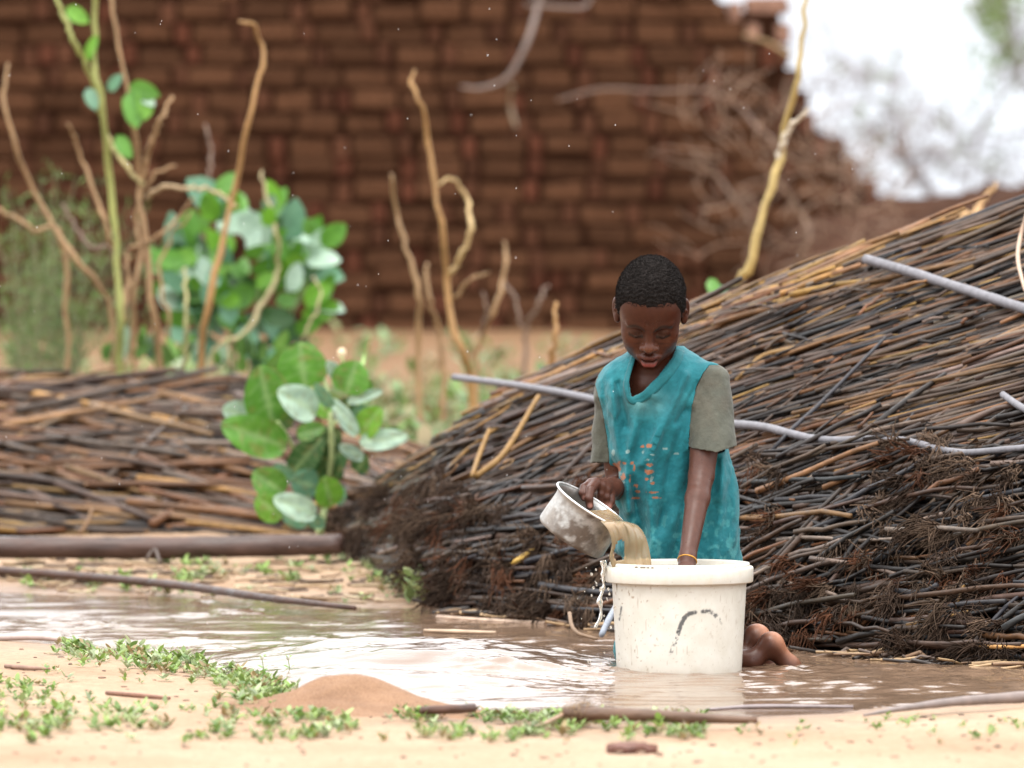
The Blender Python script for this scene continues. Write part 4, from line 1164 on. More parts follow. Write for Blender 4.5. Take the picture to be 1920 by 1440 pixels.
# hair: short and tightly waved
hf = Field(HC - 0.12, HC + 0.12, 0.0014)
sl, (x, y, z) = hf.region(HC - 0.12, HC + 0.12)
X, Y, Z = [a_.astype(np.float32) for a_ in np.broadcast_arrays(x - HC[0], y - HC[1], z - HC[2])]
lx = X * HR[0, 0] + Y * HR[1, 0] + Z * HR[2, 0]; ly = X * HR[0, 1] + Y * HR[1, 1] + Z * HR[2, 1]; lz = X * HR[0, 2] + Y * HR[1, 2] + Z * HR[2, 2]
lx, ly, lz = lx / HS, ly / HS, lz / HS
def eln(c, r):
    k0 = np.sqrt(((lx - c[0]) / r[0]) ** 2 + ((ly - c[1]) / r[1]) ** 2 + ((lz - c[2]) / r[2]) ** 2)
    k1 = np.sqrt(((lx - c[0]) / r[0] ** 2) ** 2 + ((ly - c[1]) / r[1] ** 2) ** 2 + ((lz - c[2]) / r[2] ** 2) ** 2) + 1e-6
    return k0 * (k0 - 1) / k1
d1 = eln((0, 0.012, 0.018), (0.0705, 0.088, 0.0835)); d2 = eln((0, -0.032, 0.032), (0.058, 0.0425, 0.053))
hh = np.clip(0.5 + 0.5 * (d1 - d2) / 0.03, 0, 1); d = d1 * (1 - hh) + d2 * hh - 0.03 * hh * (1 - hh)
hair_line = np.interp(ly, [-0.09, -0.065, -0.05, -0.036, -0.028, -0.012, 0.005, 0.02, 0.035, 0.09], [0.050, 0.048, 0.040, 0.012, -0.012, -0.004, 0.022, 0.010, -0.03, -0.05]) + 0.004 * np.abs(lx) / 0.03 * (ly < -0.05)
near = np.abs(d) < 0.008
rd = np.sqrt(lx ** 2 + (ly - 0.035) ** 2 + (lz - 0.09) ** 2)
wv = np.zeros_like(d)
wv[near] = np.sin(rd[near] * 6.283 / 0.0088 + 5.0 * vnoise(lx[near] * 60, ly[near] * 55, lz[near] * 55, 3) + 2.6 * vnoise(lx[near] * 130, ly[near] * 120, lz[near] * 120, 5)) * 0.0013 + 0.0008 * vnoise(lx[near] * 330, ly[near] * 330, lz[near] * 330, 8)
hline_n = hair_line + 0.003 * np.where(near, np.sin(lx * 400) * 0.5, 0)
fade = sstep(0.0, 0.022, lz - hline_n)
hf.F[sl] = np.maximum(d + 0.0035 * (1 - fade) - wv * fade, (hline_n - lz) * 0.8) * HS
HV, HQ = hf.mesh()
m_hair, nt, b = new_mat('short_black_hair')
n1 = noise(nt, 420, 4, 0.7, coord='World'); rp = ramp(nt, [(0.3, (0.005, 0.0045, 0.0045)), (0.7, (0.028, 0.023, 0.021))]); nt.links.new(n1.outputs[0], rp.inputs[0])
nt.links.new(rp.outputs[0], b.inputs['Base Color']); b.inputs['Roughness'].default_value = 0.95; b.inputs['Specular IOR Level'].default_value = 0.08
bump(nt, b, n1.outputs[0], 0.9, 0.002)
# short tight curls standing off the scalp
hrn = np.random.default_rng(4); hlv = head_local(HV)
ok_ = np.where((hlv[:, 2] > np.interp(hlv[:, 1], [-0.09, -0.05, -0.03, 0.02, 0.09], [0.056, 0.05, 0.01, 0.02, -0.03])) & (np.linalg.norm(hlv, axis=1) > 0.06))[0]
pk = hrn.choice(ok_, min(len(ok_), 6500), replace=False)
nd = HV[pk] - (HC + HR @ (HS * np.array([0, 0.01, 0.0]))); nd /= np.linalg.norm(nd, axis=1, keepdims=True)
sd_ = np.cross(nd, hrn.normal(0, 1, nd.shape)); sd_ /= np.linalg.norm(sd_, axis=1, keepdims=True)
tt_ = np.linspace(0, 1, 5)[None, :, None]; ln_h = hrn.uniform(0.0018, 0.0042, (len(pk), 1, 1))
Pt = HV[pk][:, None] + (nd[:, None] * (tt_ - 0.15) * 0.9 + sd_[:, None] * np.sin(tt_ * 4.5) * 0.42 + np.cross(nd, sd_)[:, None] * (1 - np.cos(tt_ * 4.5)) * 0.25) * ln_h
V, Q = tubes(Pt, np.full((len(pk), 5), 0.00035), 3, False)
HQ = np.concatenate([HQ, Q + len(HV)]); HV = np.concatenate([HV, V])
obj('hair', arr_mesh('hair', HV, HQ), m_hair, person)

# shirt
T_py = np.array([632, 644, 655, 666, 678, 692, 712, 742, 800, 860, 960, 1048, 1120, 1200], float)
T_xl = np.array([1212, 1196, 1184, 1166, 1146, 1132, 1125, 1123, 1131, 1144, 1164, 1160, 1153, 1150], float)
T_xr = np.array([1256, 1276, 1290, 1308, 1328, 1344, 1350, 1349, 1358, 1368, 1380, 1388, 1392, 1396], float)
T_b = np.array([0.034, 0.046, 0.054, 0.060, 0.065, 0.070, 0.075, 0.079, 0.082, 0.084, 0.090, 0.100, 0.110, 0.120])
T_y = np.array([0.272, 0.270, 0.268, 0.264, 0.260, 0.257, 0.255, 0.256, 0.262, 0.270, 0.285, 0.300, 0.302, 0.302])
T_z = P(np.full(14, 1250.0), T_py, T_y)[:, 2]
T_XL, T_XR = P(T_xl, T_py, T_y)[:, 0], P(T_xr, T_py, T_y)[:, 0]
def ti(z, arr): return np.interp(-z, -T_z, arr)
sf = Field((0.10, 0.08, 0.10), (0.48, 0.46, 0.64), 0.0019)
sl, (x, y, z) = sf.region((0.10, 0.08, 0.10), (0.48, 0.46, 0.64))
cx = ((ti(z, T_XL) + ti(z, T_XR)) / 2).astype(np.float32); ha = ((ti(z, T_XR) - ti(z, T_XL)) / 2).astype(np.float32); hb = ti(z, T_b).astype(np.float32); cy = ti(z, T_y).astype(np.float32)
u = np.abs((x - cx) / ha); w = np.abs((y - cy) / hb)
d = ((u ** 2.4 + w ** 2.4) ** (1 / 2.4) - 1) * np.minimum(ha, hb)
near = np.abs(d) < 0.02
xx, yy, zz = [q[near] for q in np.broadcast_arrays(x, y, z)]
q1 = xx * 0.80 - zz * 0.60            # runs along the drag lines from the right shoulder to the left hip
f1 = vnoise(q1 * 34, (xx * 0.6 + zz * 0.8) * 5, yy * 12, 4)
f2 = vnoise(xx * 30 + 0.6 * np.sin(zz * 14), zz * 4.5, yy * 20, 7)
f3 = vnoise(xx * 85, zz * 60, yy * 60, 9)
fold = 0.0085 * f1 * sstep(0.60, 0.50, zz) + 0.0085 * f2 * sstep(0.46, 0.30, zz) + 0.0022 * f3
fold += 0.0045 * np.exp(-(((xx * 0.55 + zz * 0.83) - (0.262 * 0.55 + 0.515 * 0.83)) / 0.008) ** 2) * sstep(0.05, 0.0, np.abs(xx - 0.262))
def crease(pts, A, wid):
    pts = [P(a_, b_, 0.19) for a_, b_ in pts]; dd_ = np.full(len(xx), 9.0)
    for p0, p1 in zip(pts[:-1], pts[1:]):
        ex, ez = p1[0] - p0[0], p1[2] - p0[2]; t = np.clip(((xx - p0[0]) * ex + (zz - p0[2]) * ez) / (ex * ex + ez * ez), 0, 1)
        dd_ = np.minimum(dd_, np.hypot(xx - p0[0] - t * ex, zz - p0[2] - t * ez))
    return 1.45 * A * np.exp(-(dd_ / wid) ** 2) * (yy < 0.27)
for pts_, A_, w_ in (([(1200, 762), (1176, 860), (1178, 960)], 0.008, 0.009), ([(1238, 772), (1216, 900), (1226, 1045)], 0.009, 0.010), ([(1292, 772), (1256, 870), (1240, 985)], -0.008, 0.010), ([(1286, 702), (1242, 800), (1202, 870)], 0.008, 0.009), ([(1300, 862), (1284, 960), (1260, 1050)], -0.010, 0.011), ([(1356, 860), (1352, 960), (1338, 1050)], 0.007, 0.009), ([(1146, 722), (1152, 800), (1164, 862)], 0.006, 0.008), ([(1182, 900), (1202, 980), (1190, 1045)], -0.008, 0.009), ([(1160, 720), (1176, 800)], -0.006, 0.008), ([(1310, 720), (1270, 790)], -0.006, 0.007)):
    fold = fold + crease(pts_, A_, w_)
d = d.copy(); dn = d[near] - fold; d[near] = dn
torso_d = d.astype(np.float32)
def sleeve(a_, b_, ra, rb, sx_=1.0):
    a_ = np.asarray(a_); b_ = np.asarray(b_); ab = b_ - a_; L = ab @ ab
    t = np.clip(((x - a_[0]) * ab[0] + (y - a_[1]) * ab[1] + (z - a_[2]) * ab[2]) / L, 0, 1.2)
    dd = np.sqrt(((x - a_[0] - t * ab[0]) / sx_) ** 2 + (y - a_[1] - t * ab[1]) ** 2 + (z - a_[2] - t * ab[2]) ** 2) - (ra + (rb - ra) * t)
    nr = np.abs(dd) < 0.02
    p = [q[nr] for q in np.broadcast_arrays(x, y, z)]
    dd[nr] -= 0.0032 * vnoise((p[0] * 0.75 - p[2] * 0.65) * 40, (p[0] + p[2]) * 9, p[1] * 18, 12) + 0.001 * vnoise(p[0] * 90, p[1] * 90, p[2] * 70, 3)
    return dd.astype(np.float32)
sr_d = sleeve(B(1331, 716, 0.228), B(1336, 853, 0.188), 0.0375, 0.0475, 1.0)
sl_d = sleeve(B(1150, 724, 0.268), B(1139, 872, 0.292), 0.0335, 0.0355, 1.0)
def smin(a_, b_, k):
    q = np.clip(0.5 + 0.5 * (a_ - b_) / k, 0, 1); return a_ * (1 - q) + b_ * q - k * q * (1 - q)
hemz_r = np.interp(x, [float(P(1290, 840, 0.2)[0]), float(P(1345, 840, 0.2)[0]), float(P(1385, 840, 0.2)[0])], [float(P(1300, q, 0.19)[2]) for q in (839, 848, 835)]).astype(np.float32)
sr_d = np.maximum(sr_d, hemz_r - 0.003 - z); sl_d = np.maximum(sl_d, np.float32(P(1139, 868, 0.28)[2] - 0.003) - z)
sf.F[sl] = smin(smin(torso_d, sr_d, 0.012), sl_d, 0.012)
TV, TQ = sf.mesh()
def field_at(F_, V):
    i = np.clip(np.round((V - sf.lo) / sf.h).astype(int), 0, sf.n - 1)
    return F_[i[:, 0], i[:, 1], i[:, 2]]
dT, dR, dL = field_at(torso_d, TV), field_at(sr_d, TV), field_at(sl_d, TV)
tp = to_px(TV)
fc = TV[TQ].mean(1); fp = to_px(fc)
tm, rm, lm = dT[TQ].mean(1), dR[TQ].mean(1), dL[TQ].mean(1)
seam_r = np.interp(fp[:, 1], [684, 700, 725, 760, 800, 850], [1330, 1318, 1306, 1297, 1293, 1290])
seam_l = np.interp(fp[:, 1], [706, 735, 770, 820, 870], [1112, 1119, 1129, 1138, 1143])
back = fc[:, 1] > ti(fc[:, 2], T_y)
is_r = (fp[:, 0] > np.where(back, 1330, seam_r)) & (rm < tm + 0.014) & (fp[:, 1] > 684) & (fp[:, 1] < 860)
is_l = (fp[:, 0] < np.where(back, 1150, seam_l)) & (lm < tm + 0.016) & (fp[:, 1] > 706) & (fp[:, 1] < 880)
hem_r = np.interp(fp[:, 0], [1290, 1345, 1385], [839, 848, 835]); hem_l = 868
is_r &= (fp[:, 1] < hem_r) | (rm < tm - 0.003)
is_l &= (fp[:, 1] < hem_l) | (lm < tm - 0.003)
neck_poly = np.array([(1188, 610), (1191, 662), (1179, 716), (1184, 744), (1204, 735), (1236, 702), (1260, 670), (1270, 646), (1276, 610)], float)
def in_poly(p, poly):
    r_ = np.zeros(len(p), bool); j = len(poly) - 1
    for i in range(len(poly)):
        c_ = ((poly[i, 1] > p[:, 1]) != (poly[j, 1] > p[:, 1])) & (p[:, 0] < (poly[j, 0] - poly[i, 0]) * (p[:, 1] - poly[i, 1]) / (poly[j, 1] - poly[i, 1] + 1e-9) + poly[i, 0])
        r_ ^= c_; j = i
    return r_
frontal = fc[:, 1] < ti(fc[:, 2], T_y)
cut = (frontal & in_poly(fp, neck_poly)) | (fp[:, 1] < 648)
hem_r = np.interp(fp[:, 0], [1290, 1345, 1385], [839, 848, 835]); hem_l = 868
cut |= is_r & (fp[:, 1] > hem_r); cut |= is_l & (fp[:, 1] > hem_l)
cut |= (~is_r & ~is_l) & (fp[:, 1] > 1150)
# torso faces that only exist because a sleeve hangs lower than its hem
def submesh(mask):
    q = TQ[mask]; used = np.unique(q); mp = np.full(len(TV), -1); mp[used] = np.arange(len(used))
    return TV[used], mp[q], used
TEAL = np.array([0.006, 0.132, 0.158])
C = np.tile(TEAL, (len(TV), 1))
def cblend(m, c):
    global C
    m = np.clip(m, 0, 1)[:, None]; C = C * (1 - m) + np.asarray(c) * m
n_a = fbm(TV[:, 0] * 30, TV[:, 2] * 30, TV[:, 1] * 30, oct=4, seed=61); n_b = fbm(TV[:, 0] * 90, TV[:, 2] * 90, TV[:, 1] * 90, oct=3, seed=63)
cblend(np.clip(n_a * 0.9, 0, 0.3), (0.025, 0.23, 0.26))
cblend(np.clip(-n_a * 0.9, 0, 0.3), (0.006, 0.105, 0.125))
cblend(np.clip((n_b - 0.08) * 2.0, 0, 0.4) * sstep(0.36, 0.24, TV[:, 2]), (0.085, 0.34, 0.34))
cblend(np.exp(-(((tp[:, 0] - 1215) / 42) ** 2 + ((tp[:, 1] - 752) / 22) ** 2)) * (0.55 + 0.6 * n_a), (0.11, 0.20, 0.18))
# worn orange print
ORG, PAL_W = (0.36, 0.125, 0.05), (0.20, 0.31, 0.30)
gx_, gy_ = tp[:, 0], tp[:, 1]
wear = fbm(gx_ / 5, gy_ / 5, oct=3, seed=91)
def patch(cx_, cy_, rx, ry, c_, amt=1.0, p=2):
    m = 1 - (np.abs((gx_ - cx_) / rx) ** p + np.abs((gy_ - cy_) / ry) ** p)
    cblend(np.where(tm_front, np.clip(m * 2.4 + wear * 3.4 - 0.5, 0, 1) * amt, 0), c_)
tm_front = TV[:, 1] < ti(TV[:, 2], T_y)
for cx_, cy_, rx, ry, c_ in ((1157, 876, 8, 12, ORG), (1163, 889, 9, 5, PAL_W), (1168, 893, 5, 8, ORG), (1163, 906, 9, 5, PAL_W), (1160, 912, 5, 4, ORG), (1184, 869, 7, 4, ORG), (1189, 881, 2.4, 12, ORG), (1191, 910, 5, 5, ORG), (1171, 868, 5, 3, ORG), (1217, 872, 9, 5, ORG), (1218, 884, 11, 6, ORG), (1213, 898, 4, 3, ORG), (1222, 898, 4, 8, PAL_W), (1224, 906, 5, 3, ORG), (1215, 862, 10, 3, PAL_W), (1222, 923, 12, 2, ORG), (1229, 933, 11, 2, ORG), (1192, 934, 11, 2, ORG), (1214, 836, 10, 4, ORG), (1205, 838, 5, 3, ORG), (1178, 847, 5, 4, PAL_W), (1206, 848, 4, 6, PAL_W), (1222, 852, 6, 3, PAL_W), (1247, 841, 9, 2, PAL_W), (1268, 851, 6, 2, PAL_W), (1181, 898, 2, 10, ORG), (1194, 922, 6, 3, ORG), (1150, 848, 4, 6, PAL_W)):
    patch(cx_, cy_, rx, ry, c_, 0.9)
GREYS = np.array([0.070, 0.073, 0.056])
Cg = GREYS * (1 + 0.35 * n_a[:, None] + 0.2 * n_b[:, None])
dirt = np.clip(fbm(TV[:, 0] * 24, TV[:, 2] * 24, TV[:, 1] * 24, oct=3, seed=71) * 1.3 + 0.1, 0, 0.5)[:, None]
Cg = Cg * (1 - dirt) + np.array([0.085, 0.075, 0.055]) * dirt
m_cloth = attr_mat('wet_cotton', 0.7, 110, 0.14, 0.5, 0.004, 0.25)
m_cloth.node_tree.nodes['Principled BSDF'].inputs['Sheen Weight'].default_value = 0.12
def cloth(name, mask, cols, parent, thick=0.0022):
    V, Q, used = submesh(mask)
    o = obj(name, arr_mesh(name, V, Q, None, cols[used]), m_cloth, parent)
    md = o.modifiers.new('thickness', 'SOLIDIFY'); md.thickness = thick; md.offset = -1
    sm = o.modifiers.new('soften', 'SMOOTH'); sm.factor = 0.5; sm.iterations = 5
    return o
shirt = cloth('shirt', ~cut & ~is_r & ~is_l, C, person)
tag(cloth('sleeve', ~cut & is_r, Cg, shirt), 'grey right-hand sleeve')
tag(cloth('sleeve', ~cut & is_l, Cg, shirt), 'grey left-hand sleeve')
# collar band
bvh = BVHTree.FromPolygons([tuple(v) for v in TV], [tuple(q) for q in TQ])
def on_shirt(px, py, lift=0.002):
    d_ = P(px, py, 1.0) - CAM; d_ /= np.linalg.norm(d_)
    hit = bvh.ray_cast(Vector(CAM), Vector(d_))
    p = np.array(hit[0]) if hit[0] is not None else P(px, py, 0.25)
    return p - d_ * lift
inner_l = smooth_path(np.array([(1197, 652, 0), (1192, 670, 0), (1183, 700, 0), (1178, 722, 0), (1183, 745, 0), (1203, 737, 0), (1222, 719, 0), (1243, 695, 0), (1260, 671, 0), (1269, 653, 0)], float), 56)[:, :2]
outer_l = smooth_path(np.array([(1188, 655, 0), (1182, 671, 0), (1173, 701, 0), (1168, 726, 0), (1180, 758, 0), (1210, 752, 0), (1234, 733, 0), (1258, 708, 0), (1276, 682, 0), (1284, 658, 0)], float), 56)[:, :2]
rows = []
for f_ in (0.0, 0.34, 0.67, 1.0):
    pts = []
    for i in range(56):
        q = inner_l[i] * (1 - f_) + outer_l[i] * f_
        pts.append(on_shirt(q[0], q[1], 0.0014 if f_ < 0.9 else 0.0004))
    pts = np.array(pts)
    for _ in range(3): pts[1:-1] = (pts[:-2] + 2 * pts[1:-1] + pts[2:]) / 4
    rows.append(pts)
rows = np.array(rows)
bk = []
for t in np.linspace(0, 1, 24):                      # round the back of the neck
    a_ = math.pi * (1 - t)
    ctr = (rows[0, 0] + rows[0, -1]) / 2; hx_ = (rows[0, -1] - rows[0, 0]) / 2
    bk.append(ctr + np.array([-hx_[0] * math.cos(math.pi * (1 - t)) * -1 * -1, 0.062 * math.sin(a_), 0.012 * math.sin(a_)]) * np.array([-1 if False else 1, 1, 1]) + np.array([0, 0, (1 - 2 * t) * -hx_[2] * -1 * -1]))
bk = np.array(bk)
mb = MB()
mb.add(rows.reshape(-1, 3), grid_quads(4, 56), None, np.array([0.010, 0.130, 0.150]))
bk2 = bk.copy(); bk2[:, 2] -= 0.016; bk2[:, 1] += 0.010 * np.sin(np.linspace(0, math.pi, 24)); 
mb.add(np.concatenate([bk, bk2]), grid_quads(2, 24), None, np.array([0.010, 0.130, 0.150]))
o = obj('collar', mb.mesh('collar'), m_cloth, shirt)
md = o.modifiers.new('thickness', 'SOLIDIFY'); md.thickness = 0.0010; md.offset = 0

# trousers
tf_ = Field((0.12, 0.05, -0.06), (0.50, 0.48, 0.22), 0.0026)
tf_.ell(B(1275, 1150, 0.32), (0.115, 0.095, 0.085), 0.02)
for hip, knee, ank in ((B(1238, 1165, 0.31), B(1193, 1218, 0.195), B(1352, 1236, 0.155)), (B(1312, 1165, 0.32), B(1225, 1210, 0.28), B(1352, 1228, 0.238))):
    tf_.cone(hip, knee, 0.066, 0.042, 0.02); tf_.cone(knee, ank, 0.041, 0.034, 0.012)
V, Q = tf_.mesh()
V = V + (0.003 * fbm(V[:, 0] * 40, V[:, 1] * 40, V[:, 2] * 40, oct=3, seed=2))[:, None]
n_ = fbm(V[:, 0] * 40, V[:, 1] * 40, V[:, 2] * 40, oct=3, seed=8)[:, None]
obj('trousers', arr_mesh('trousers', V, Q, None, np.array([0.014, 0.17, 0.195]) * (1 + 0.5 * n_)), m_cloth, person)
# bracelet of yellow thread
bc = B(1288.5, 1051, 0.042); ax_b = (WR - ER) / np.linalg.norm(WR - ER)
e_1 = np.cross(ax_b, [0, 1, 0]); e_1 /= np.linalg.norm(e_1); e_2 = np.cross(ax_b, e_1)
ring = [bc + 0.0178 * (math.cos(t) * e_1 + math.sin(t) * e_2) for t in np.linspace(0, 2 * math.pi, 49)]
V, Q = tubes(np.array(ring)[None], np.full((1, 49), 0.0014), 6, False)
tag(obj('bracelet', arr_mesh('bracelet', V, Q, None, np.array([0.55, 0.27, 0.04])), m_cloth, person), 'thin yellow thread bracelet on the wrist')

# ================================================================== PLANTS
def leaf_mat(name, rough=0.45, trans=0.25):
    m, nt, b = new_mat(name)
    a = nt.nodes.new('ShaderNodeAttribute'); a.attribute_name = 'col'
    n1 = noise(nt, 45, 4, 0.6, coord='World'); rp = ramp(nt, [(0.3, (0.75, 0.78, 0.75)), (0.7, (1.2, 1.15, 1.1))]); nt.links.new(n1.outputs[0], rp.inputs[0])
    c = mixc(nt, 'MULTIPLY', 1.0, a.outputs['Color'], rp.outputs[0])
    nt.links.new(c, b.inputs['Base Color']); b.inputs['Roughness'].default_value = rough
    tr = nt.nodes.new('ShaderNodeBsdfTranslucent'); nt.links.new(c, tr.inputs['Color'])
    mx = nt.nodes.new('ShaderNodeMixShader'); mx.inputs[0].default_value = trans
    out = [n for n in nt.nodes if n.type == 'OUTPUT_MATERIAL'][0]
    nt.links.new(b.outputs[0], mx.inputs[1]); nt.links.new(tr.outputs[0], mx.inputs[2]); nt.links.new(mx.outputs[0], out.inputs['Surface'])
    bump(nt, b, n1.outputs[0], 0.15, 0.004)
    return m
m_leaf = leaf_mat('broad_leaf'); m_weed = leaf_mat('small_leaf', 0.5, 0.3)
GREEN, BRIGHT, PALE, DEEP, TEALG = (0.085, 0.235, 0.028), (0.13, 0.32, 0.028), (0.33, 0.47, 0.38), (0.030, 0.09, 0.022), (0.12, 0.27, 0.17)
def leaf_geom(base, tip, width, col, r, face=None, fold=0.18, curl=0.12, n=8, m=5):
    base, tip = np.asarray(base, float), np.asarray(tip, float)
    ax = tip - base; L = np.linalg.norm(ax); ax /= L
    f = np.array([0, -1, 0.15]) + r.normal(0, 0.35, 3) if face is None else np.asarray(face, float)
    f = f - ax * (f @ ax); f /= np.linalg.norm(f) + 1e-9
    wd = np.cross(ax, f)
    t = np.linspace(0, 1, n); s = np.linspace(-1, 1, m)
    prof = (np.sin(np.pi * np.clip(t * 0.96 + 0.02, 0, 1) ** 0.85)) ** 0.55
    prof[0] = 0.06; prof[-1] = 0.12
    V = base + ax * (t * L)[:, None, None] + wd * (prof[:, None] * s[None] * width / 2)[..., None]
    V = V + f * (np.abs(s)[None] * prof[:, None] * width * fold * 0.5 - curl * L * (t[:, None] - 0.35) ** 2 + 0.012 * L * np.sin(s[None] * 5 + t[:, None] * 7))[..., None]
    C = np.tile(np.asarray(col, float) * r.uniform(0.85, 1.18), (n * m, 1))
    mid = np.tile(np.abs(s) < 0.1, n)
    C[mid] = C[mid] * 0.55 + np.array([0.34, 0.46, 0.22]) * 0.45
    if n > 12:            # side veins, worn spots
        tt_ = np.repeat(t, m); ss_ = np.abs(np.tile(s, n))
        vein = (np.mod((tt_ - ss_ * 0.30) * 8.0, 1) < 0.22) & (ss_ > 0.1) & (ss_ < 0.9)
        C[vein] = C[vein] * 0.80 + np.array([0.34, 0.46, 0.22]) * 0.20
        sp = fbm(tt_ * 7 + L * 900, np.tile(s, n) * 4, oct=3, seed=int(L * 1e4) % 50) > 0.33
        C[sp] = C[sp] * 0.55 + np.array([0.22, 0.17, 0.06]) * 0.45
    return V.reshape(-1, 3), grid_quads(n, m), C
def leaf_obj(parent, base, tip, width, col, r, **k):
    V, Q, C = leaf_geom(base, tip, width, col, r, **k)
    o0 = np.asarray(base)
    return obj('leaf', arr_mesh('leaf', V - o0, Q, None, C), m_leaf, parent, o0)

# ---- leafy plant in front of the piles
pr_ = np.random.default_rng(12)
PY = 4.0
plant = empty('leafy_plant', P(590, 1000, PY), 'bright green round-leaved plant in front of the stalks, just left of the big heap', 'plant')
def zp(x, y): return 380 + x / 2.879, 600 + y / 2.879
def stem_part(parent, pts, w, col, Y, name='stem'):
    q = smooth_path(np.array([P(a, b, Y + (0.04 * math.sin(i * 1.7))) for i, (a, b) in enumerate(pts)]), 18)
    V, Q = tubes(q[None], np.linspace(w[0], w[1], 18)[None] / 2 * mpp(Y), 8)
    return obj(name, arr_mesh(name, V, Q, None, np.tile(np.asarray(col, float), (len(V), 1))), m_stick, parent)
stem_part(plant, [(600, 1004), (612, 930), (622, 860), (620, 790), (612, 730), (600, 690)], (14, 7), (0.30, 0.36, 0.16), PY + 0.03)
stem_part(plant, [(612, 930), (565, 870), (540, 820), (520, 790)], (9, 6), (0.34, 0.42, 0.18), PY + 0.02)
stem_part(plant, [(600, 1000), (572, 960), (555, 920)], (8, 5), (0.34, 0.42, 0.18), PY)
stem_part(plant, [(620, 800), (650, 770), (655, 720), (640, 668)], (8, 5), (0.36, 0.40, 0.18), PY + 0.02)
lv = [(380, 570, 310, 245, 215, GREEN, 0), (555, 365, 520, 125, 225, GREEN, 0.03), (455, 685, 108, 560, 175, GREEN, -0.05), (615, 505, 415, 380, 150, PALE, -0.06), (270, 530, 118, 480, 125, PALE, 0.05), (775, 400, 830, 222, 170, GREEN, -0.03), (760, 330, 675, 230, 70, PALE, 0.02), (845, 620, 955, 478, 120, BRIGHT, -0.05), (845, 660, 1108, 628, 92, PALE, -0.06), (780, 445, 972, 380, 48, PALE, -0.03), (835, 625, 695, 425, 72, PALE, -0.07), (400, 590, 450, 450, 115, DEEP, 0.06), (510, 625, 660, 575, 85, GREEN, 0.0), (480, 830, 640, 640, 130, DEEP, 0.03), (640, 810, 770, 690, 150, DEEP, 0.05), (870, 745, 740, 680, 62, PALE, -0.06), (440, 935, 275, 820, 140, GREEN, -0.04), (430, 1065, 290, 955, 125, BRIGHT, -0.05), (615, 1055, 385, 960, 112, PALE, -0.07), (695, 1005, 655, 848, 132, BRIGHT, -0.08), (620, 905, 480, 860, 140, TEALG, 0.0), (470, 870, 385, 790, 90, TEALG, 0.03), (570, 1085, 430, 1060, 85, TEALG, -0.02), (660, 1100, 545, 1075, 60, TEALG, -0.03), (700, 470, 610, 340, 60, TEALG, -0.08), (690, 520, 590, 400, 90, BRIGHT, -0.02), (760, 520, 800, 430, 110, DEEP, 0.05), (860, 560, 880, 455, 110, TEALG, 0.03), (640, 700, 740, 600, 120, DEEP, 0.06), (830, 820, 880, 730, 90, DEEP, 0.06), (700, 880, 640, 760, 150, DEEP, 0.06), (850, 420, 905, 330, 100, GREEN, 0.06), (735, 1000, 755, 900, 50, TEALG, 0.0), (560, 930, 620, 850, 100, GREEN, 0.04)]
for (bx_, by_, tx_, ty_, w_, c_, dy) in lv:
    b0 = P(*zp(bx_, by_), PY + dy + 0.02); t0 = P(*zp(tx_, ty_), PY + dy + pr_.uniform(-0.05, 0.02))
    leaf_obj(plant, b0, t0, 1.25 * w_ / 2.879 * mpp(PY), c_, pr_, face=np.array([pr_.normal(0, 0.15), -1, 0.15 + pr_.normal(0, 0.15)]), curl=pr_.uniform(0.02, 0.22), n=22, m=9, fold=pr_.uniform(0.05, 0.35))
b_ = P(641, 662, PY); V, Q = blob(b_, 0.010); obj('bud', arr_mesh('bud', V, Q, None, np.array([0.75, 0.6, 0.4])), m_stick, plant)
stem_part(plant, [(676, 700), (684, 665), (692, 630)], (9, 2), (0.30, 0.45, 0.15), PY + 0.05, 'shoot')

# ---- leafy shrub further back on the left
SY = 7.0
shrub = empty('leafy_shrub', P(420, 690, SY), 'blurred round-leaved green shrub further back on the left, before the wall', 'shrub')
sh_r = np.random.default_rng(5)
gsh = 270 + (0.9877 - 0.11) * FPX / (SY + 16.1)
for (pts) in ([(470, gsh), (470, 700), (480, 600), (490, 500), (500, 420)], [(450, gsh), (440, 700), (430, 600), (400, 480), (380, 380)], [(470, gsh), (480, 690), (540, 600), (580, 520), (600, 470)], [(450, gsh), (430, 690), (360, 600), (330, 500), (320, 440)]):
    stem_part(shrub, pts, (10, 5), (0.22, 0.30, 0.13), SY + 0.1)
spots_b = []
for i in range(150):
    a_ = sh_r.random() * 6.283; q = math.sqrt(sh_r.random())
    cx_, cy_ = 455 + 165 * q * math.cos(a_), 520 + 165 * q * math.sin(a_)
    if cx_ < 350 and cy_ < 400: continue
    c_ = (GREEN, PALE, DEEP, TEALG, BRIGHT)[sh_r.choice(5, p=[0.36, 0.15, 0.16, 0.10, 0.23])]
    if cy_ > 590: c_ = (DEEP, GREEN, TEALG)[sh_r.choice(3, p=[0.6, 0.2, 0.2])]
    an = math.atan2(cy_ - 600, cx_ - 455) + sh_r.normal(0, 0.6)
    ln = sh_r.uniform(36, 68)
    spots_b.append((cx_, cy_, an, ln, c_))
spots_b += [(605, 487, 0.0, 66, PALE), (612, 576, 0.15, 66, PALE), (625, 440, -0.7, 60, GREEN), (545, 415, -1.3, 90, TEALG), (585, 430, -1.0, 60, GREEN), (385, 365, -2.4, 90, TEALG), (425, 345, -0.8, 60, GREEN), (330, 440, -1.9, 90, TEALG), (445, 415, 3.0, 80, PALE), (480, 430, 0.6, 80, PALE), (545, 480, 0.9, 120, GREEN), (350, 470, 0.5, 90, PALE)]
